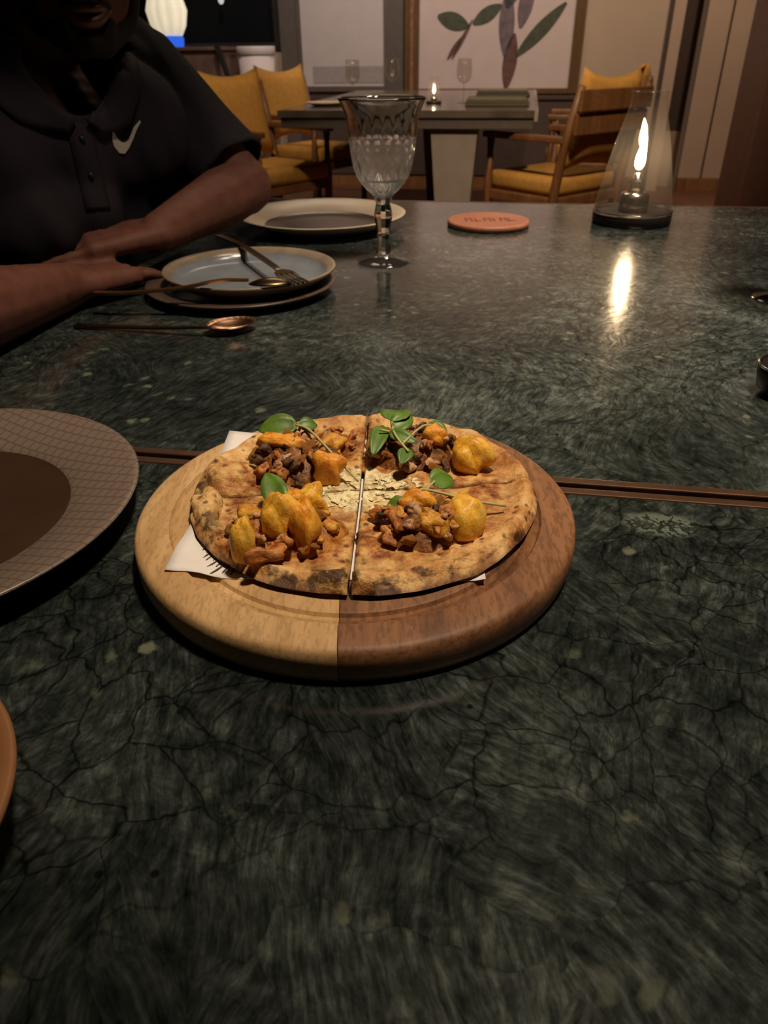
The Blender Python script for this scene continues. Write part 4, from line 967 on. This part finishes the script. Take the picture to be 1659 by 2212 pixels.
# polo shirt
b2 = bmesh.new()
F2 = Vector((.80, -.60, 0))                                                               # where the chest faces
MC = (LS + RS) / 2
limb(b2, RS, LS, .080, .080, 10)
ball(b2, LS + Vector((-.035, .03, .020)), .075, 3); ball(b2, RS + Vector((.03, .03, .020)), .078, 3)
ball(b2, NK + Vector((-.02, .03, -.045)), .100, 3, (1.25, 1.15, .75)); limb(b2, LS.lerp(NK, .25) + Vector((0, .02, .03)), NK + Vector((0, .035, -.005)), .066, .070)
limb(b2, RS.lerp(NK, .25) + Vector((0, .02, .03)), NK + Vector((0, .03, -.005)), .066, .070)
for k, dz in ((.27, .02), (.5, .02), (.73, .02)): ball(b2, RS.lerp(LS, k) + F2 * .050 + Vector((0, 0, -.055)), .105, 3)
for k in (.30, .5, .70): ball(b2, RS.lerp(LS, k) + F2 * .0 + Vector((-.005, .0, -.14)), .128, 3)
PEL = T(-.640, 1.20, -.24)
for k in range(7): q = k / 6; ball(b2, (MC + Vector((-.02, .01, -.10))).lerp(PEL + Vector((0, 0, .03)), q), .145 + .01 * sin(pi * q), 3, (1.08, 1.08, .9))
ball(b2, T(-.445, 1.045, .085), .085, 3, (1.25, 1.0, .95)); ball(b2, T(-.455, .985, .085), .080, 3, (1.0, 1.0, .95))
def sleeve(S_, E_, q, r0, r1): limb(b2, S_, S_.lerp(E_, q), r0, r1)
sleeve(LS, LE, .98, .080, .064); sleeve(RS, RE, .55, .080, .068)
def folds(c_):
    t_ = c_ - T(-.44, 1.06, .1); across = t_.x * .85 + t_.y * .45 + t_.z * .35; along = t_.z * .85 - t_.x * .3
    return 0.012 * noise.noise(Vector((across * 17, along * 3.2, 1.5))) + .0034 * noise.noise(Vector((across * 44, along * 9, 4.0)))
AX = (LE - LS).normalized(); CL = LS.lerp(LE, .88); CR_ = RS.lerp(RE, .52); AXR = (RE - RS).normalized()
def keep_shirt(co):
    if (co - CL).dot(AX) > 0 and (co - CL).length < .11: return False
    if (co - CR_).dot(AXR) > 0 and (co - CR_).length < .12: return False
    z_ = co.z - TZ; k = (z_ - .198) / .10                                                  # neck opening: a V between the collar flaps
    if k > 0 and co.y < NK.y + .045 and abs(co.x + .360 + .036 * min(k, 1.3)) < .006 + .060 * min(k, 1.1): return False
    return True
shirt = remesh('polo_shirt', b2, .0060, 22, MT['shirt'], person, folds, keep_shirt)
sd = shirt.modifiers.new('t', 'SOLIDIFY'); sd.thickness = .003; sd.offset = -1
# snap helper: nearest point of the shirt surface along the chest normal
from mathutils.bvhtree import BVHTree
def surf(p, d, tree=BVHTree.FromPolygons([v.co + PB for v in shirt.data.vertices], [list(q.vertices) for q in shirt.data.polygons])):
    h = tree.ray_cast(Vector(p) + Vector(d) * .35, -Vector(d), 1.0)
    return (h[0], h[1]) if h[0] is not None else (Vector(p), Vector(d))
VD = Vector((.36, -.90, .24)).normalized()
def strip(pts, w_, lift, bm=None, n=14):
    bm = bm or bmesh.new(); P = curve(pts, n); rows = []
    for i, p in enumerate(P):
        h, nn = surf(p, VD); d = (P[min(i + 1, len(P) - 1)] - P[max(i - 1, 0)]).normalized(); s = d.cross(VD).normalized()
        rows.append([bm.verts.new(surf(p + s * w_ * k, VD)[0] + VD * lift) for k in (-1, -.33, .33, 1)])
    for a, b in zip(rows, rows[1:]):
        for k in range(3): bm.faces.new((a[k], a[k + 1], b[k + 1], b[k]))
    return bm
plk = link_mesh('placket', strip([T(-.360, 1.00, .190), T(-.358, 1.00, .145), T(-.357, 1.00, .092)], .015, .0028), MT['shirt'], shirt, True, PB)
m_ = plk.modifiers.new('t', 'SOLIDIFY'); m_.thickness = .003
for q in (T(-.360, 1.00, .172), T(-.358, 1.00, .132)):
    h, nn = surf(q, VD); b3 = bmesh.new(); ball(b3, h + VD * .0025, .0042, 2); link_mesh('button', b3, MT['shoe'], shirt, True, PB)
# collar: two flaps lying beside the V of the neck
def collar(line, ws):
    bm = bmesh.new(); rows = []; P = curve(line, 8)
    for i, p in enumerate(P):
        q = i / (len(P) - 1); d = (P[min(i + 1, len(P) - 1)] - P[max(i - 1, 0)]).normalized(); s_ = d.cross(VD).normalized()
        if s_.x < 0: s_ = -s_
        wd = ws * (1.0 if q < .7 else 1.0 - (q - .7) / .3 * .55); row = []
        for k in range(5):
            h = surf(p + s_ * wd * k / 4, VD)[0]; row.append(bm.verts.new(h + VD * (.012 - .0055 * k / 4)))
        rows.append(row)
    for a, b in zip(rows, rows[1:]):
        for k in range(4): bm.faces.new((a[k], a[k + 1], b[k + 1], b[k]))
    o = link_mesh('collar', bm, MT['shirt'], shirt, True, PB); m_ = o.modifiers.new('t', 'SOLIDIFY'); m_.thickness = .004
collar([T(-.330, 1.05, .300), T(-.316, 1.02, .262), T(-.328, 1.00, .225), T(-.350, 1.00, .192)], .042)
collar([T(-.478, 1.05, .290), T(-.450, 1.02, .255), T(-.405, 1.00, .220), T(-.362, 1.00, .192)], -.040)
# curved check-mark emblem printed on the chest
ec = T(-.338, 1.095, .158); ex = VD.cross(Vector((0, 0, 1))).normalized() * -1; ey = ex.cross(VD) * -1
if ex.x < 0: ex = -ex
if ey.z < 0: ey = -ey
def emb(poly_top, poly_bot):
    bm = bmesh.new(); rows = []
    for a, b in zip(poly_top, poly_bot):
        rows.append([bm.verts.new(surf(ec + ex * x * .001 + ey * y * .001, VD)[0] + VD * .0028) for x, y in ((a[0] * (1 - k / 3) + b[0] * k / 3, a[1] * (1 - k / 3) + b[1] * k / 3) for k in range(4))])
    for a, b in zip(rows, rows[1:]):
        for k in range(3): bm.faces.new((a[k], a[k + 1], b[k + 1], b[k]))
    return bm
inn = [(-14, 8), (-12, 3), (-9, -1), (-5, -3), (0, -2), (4, 1), (8.5, 8), (13, 15), (22, 23)]
out_ = [(-16, 7), (-18, -1), (-17, -10), (-12, -16), (-5, -16), (3, -8), (10.5, 3), (16, 12), (23, 21)]
eo = link_mesh('emblem', emb(inn, out_), MT['print'], shirt, False, PB); m_ = eo.modifiers.new('t', 'SOLIDIFY'); m_.thickness = .0008
eo['label'] = 'white curved check-mark emblem on the chest'
# trousers and shoes below the table
b2 = bmesh.new(); ball(b2, PEL + Vector((0, 0, -.02)), .15, 3, (1.15, 1.15, .8))
for dl, kn in ((Vector((.07, .09, 0)), T(-.28, 1.00, -.225)), (Vector((-.05, -.09, 0)), T(-.40, .80, -.225))):
    hip = PEL + dl + Vector((0, 0, -.03)); limb(b2, hip, kn, .085, .062); an = Vector((kn.x - .03, kn.y + .02, .10)); limb(b2, kn, an, .060, .045)
    b4 = bmesh.new(); ball(b4, Vector((an.x + .045, an.y - .035, .043)), .042, 3, (2.4, 1.05, .95), Matrix.Rotation(-.64, 3, 'Z')); limb(b4, (an.x, an.y, .10), (an.x, an.y, .05), .045, .045)
    for v in b4.verts: v.co.z = max(v.co.z, 0.0)
    remesh('shoe', b4, .006, 2, MT['shoe'], person)
remesh('trousers', b2, .010, 3, MT['trousers'], person)
t = thing('stool', 'plain dark wooden stool beneath the person in the black polo', 'stool', Vector((-.64, 1.20, 0)), radians(-37))
link_mesh('seat', bx(bmesh.new(), -.16, .16, -.16, .16, .335, .365, .01), MT['darkwood'], t, False)
for sx in (-1, 1):
    for sy in (-1, 1): link_mesh('leg', tube([(.15 * sx, .15 * sy, 0), (.13 * sx, .13 * sy, .336)], [.014, .018], 8), MT['darkwood'], t, True)
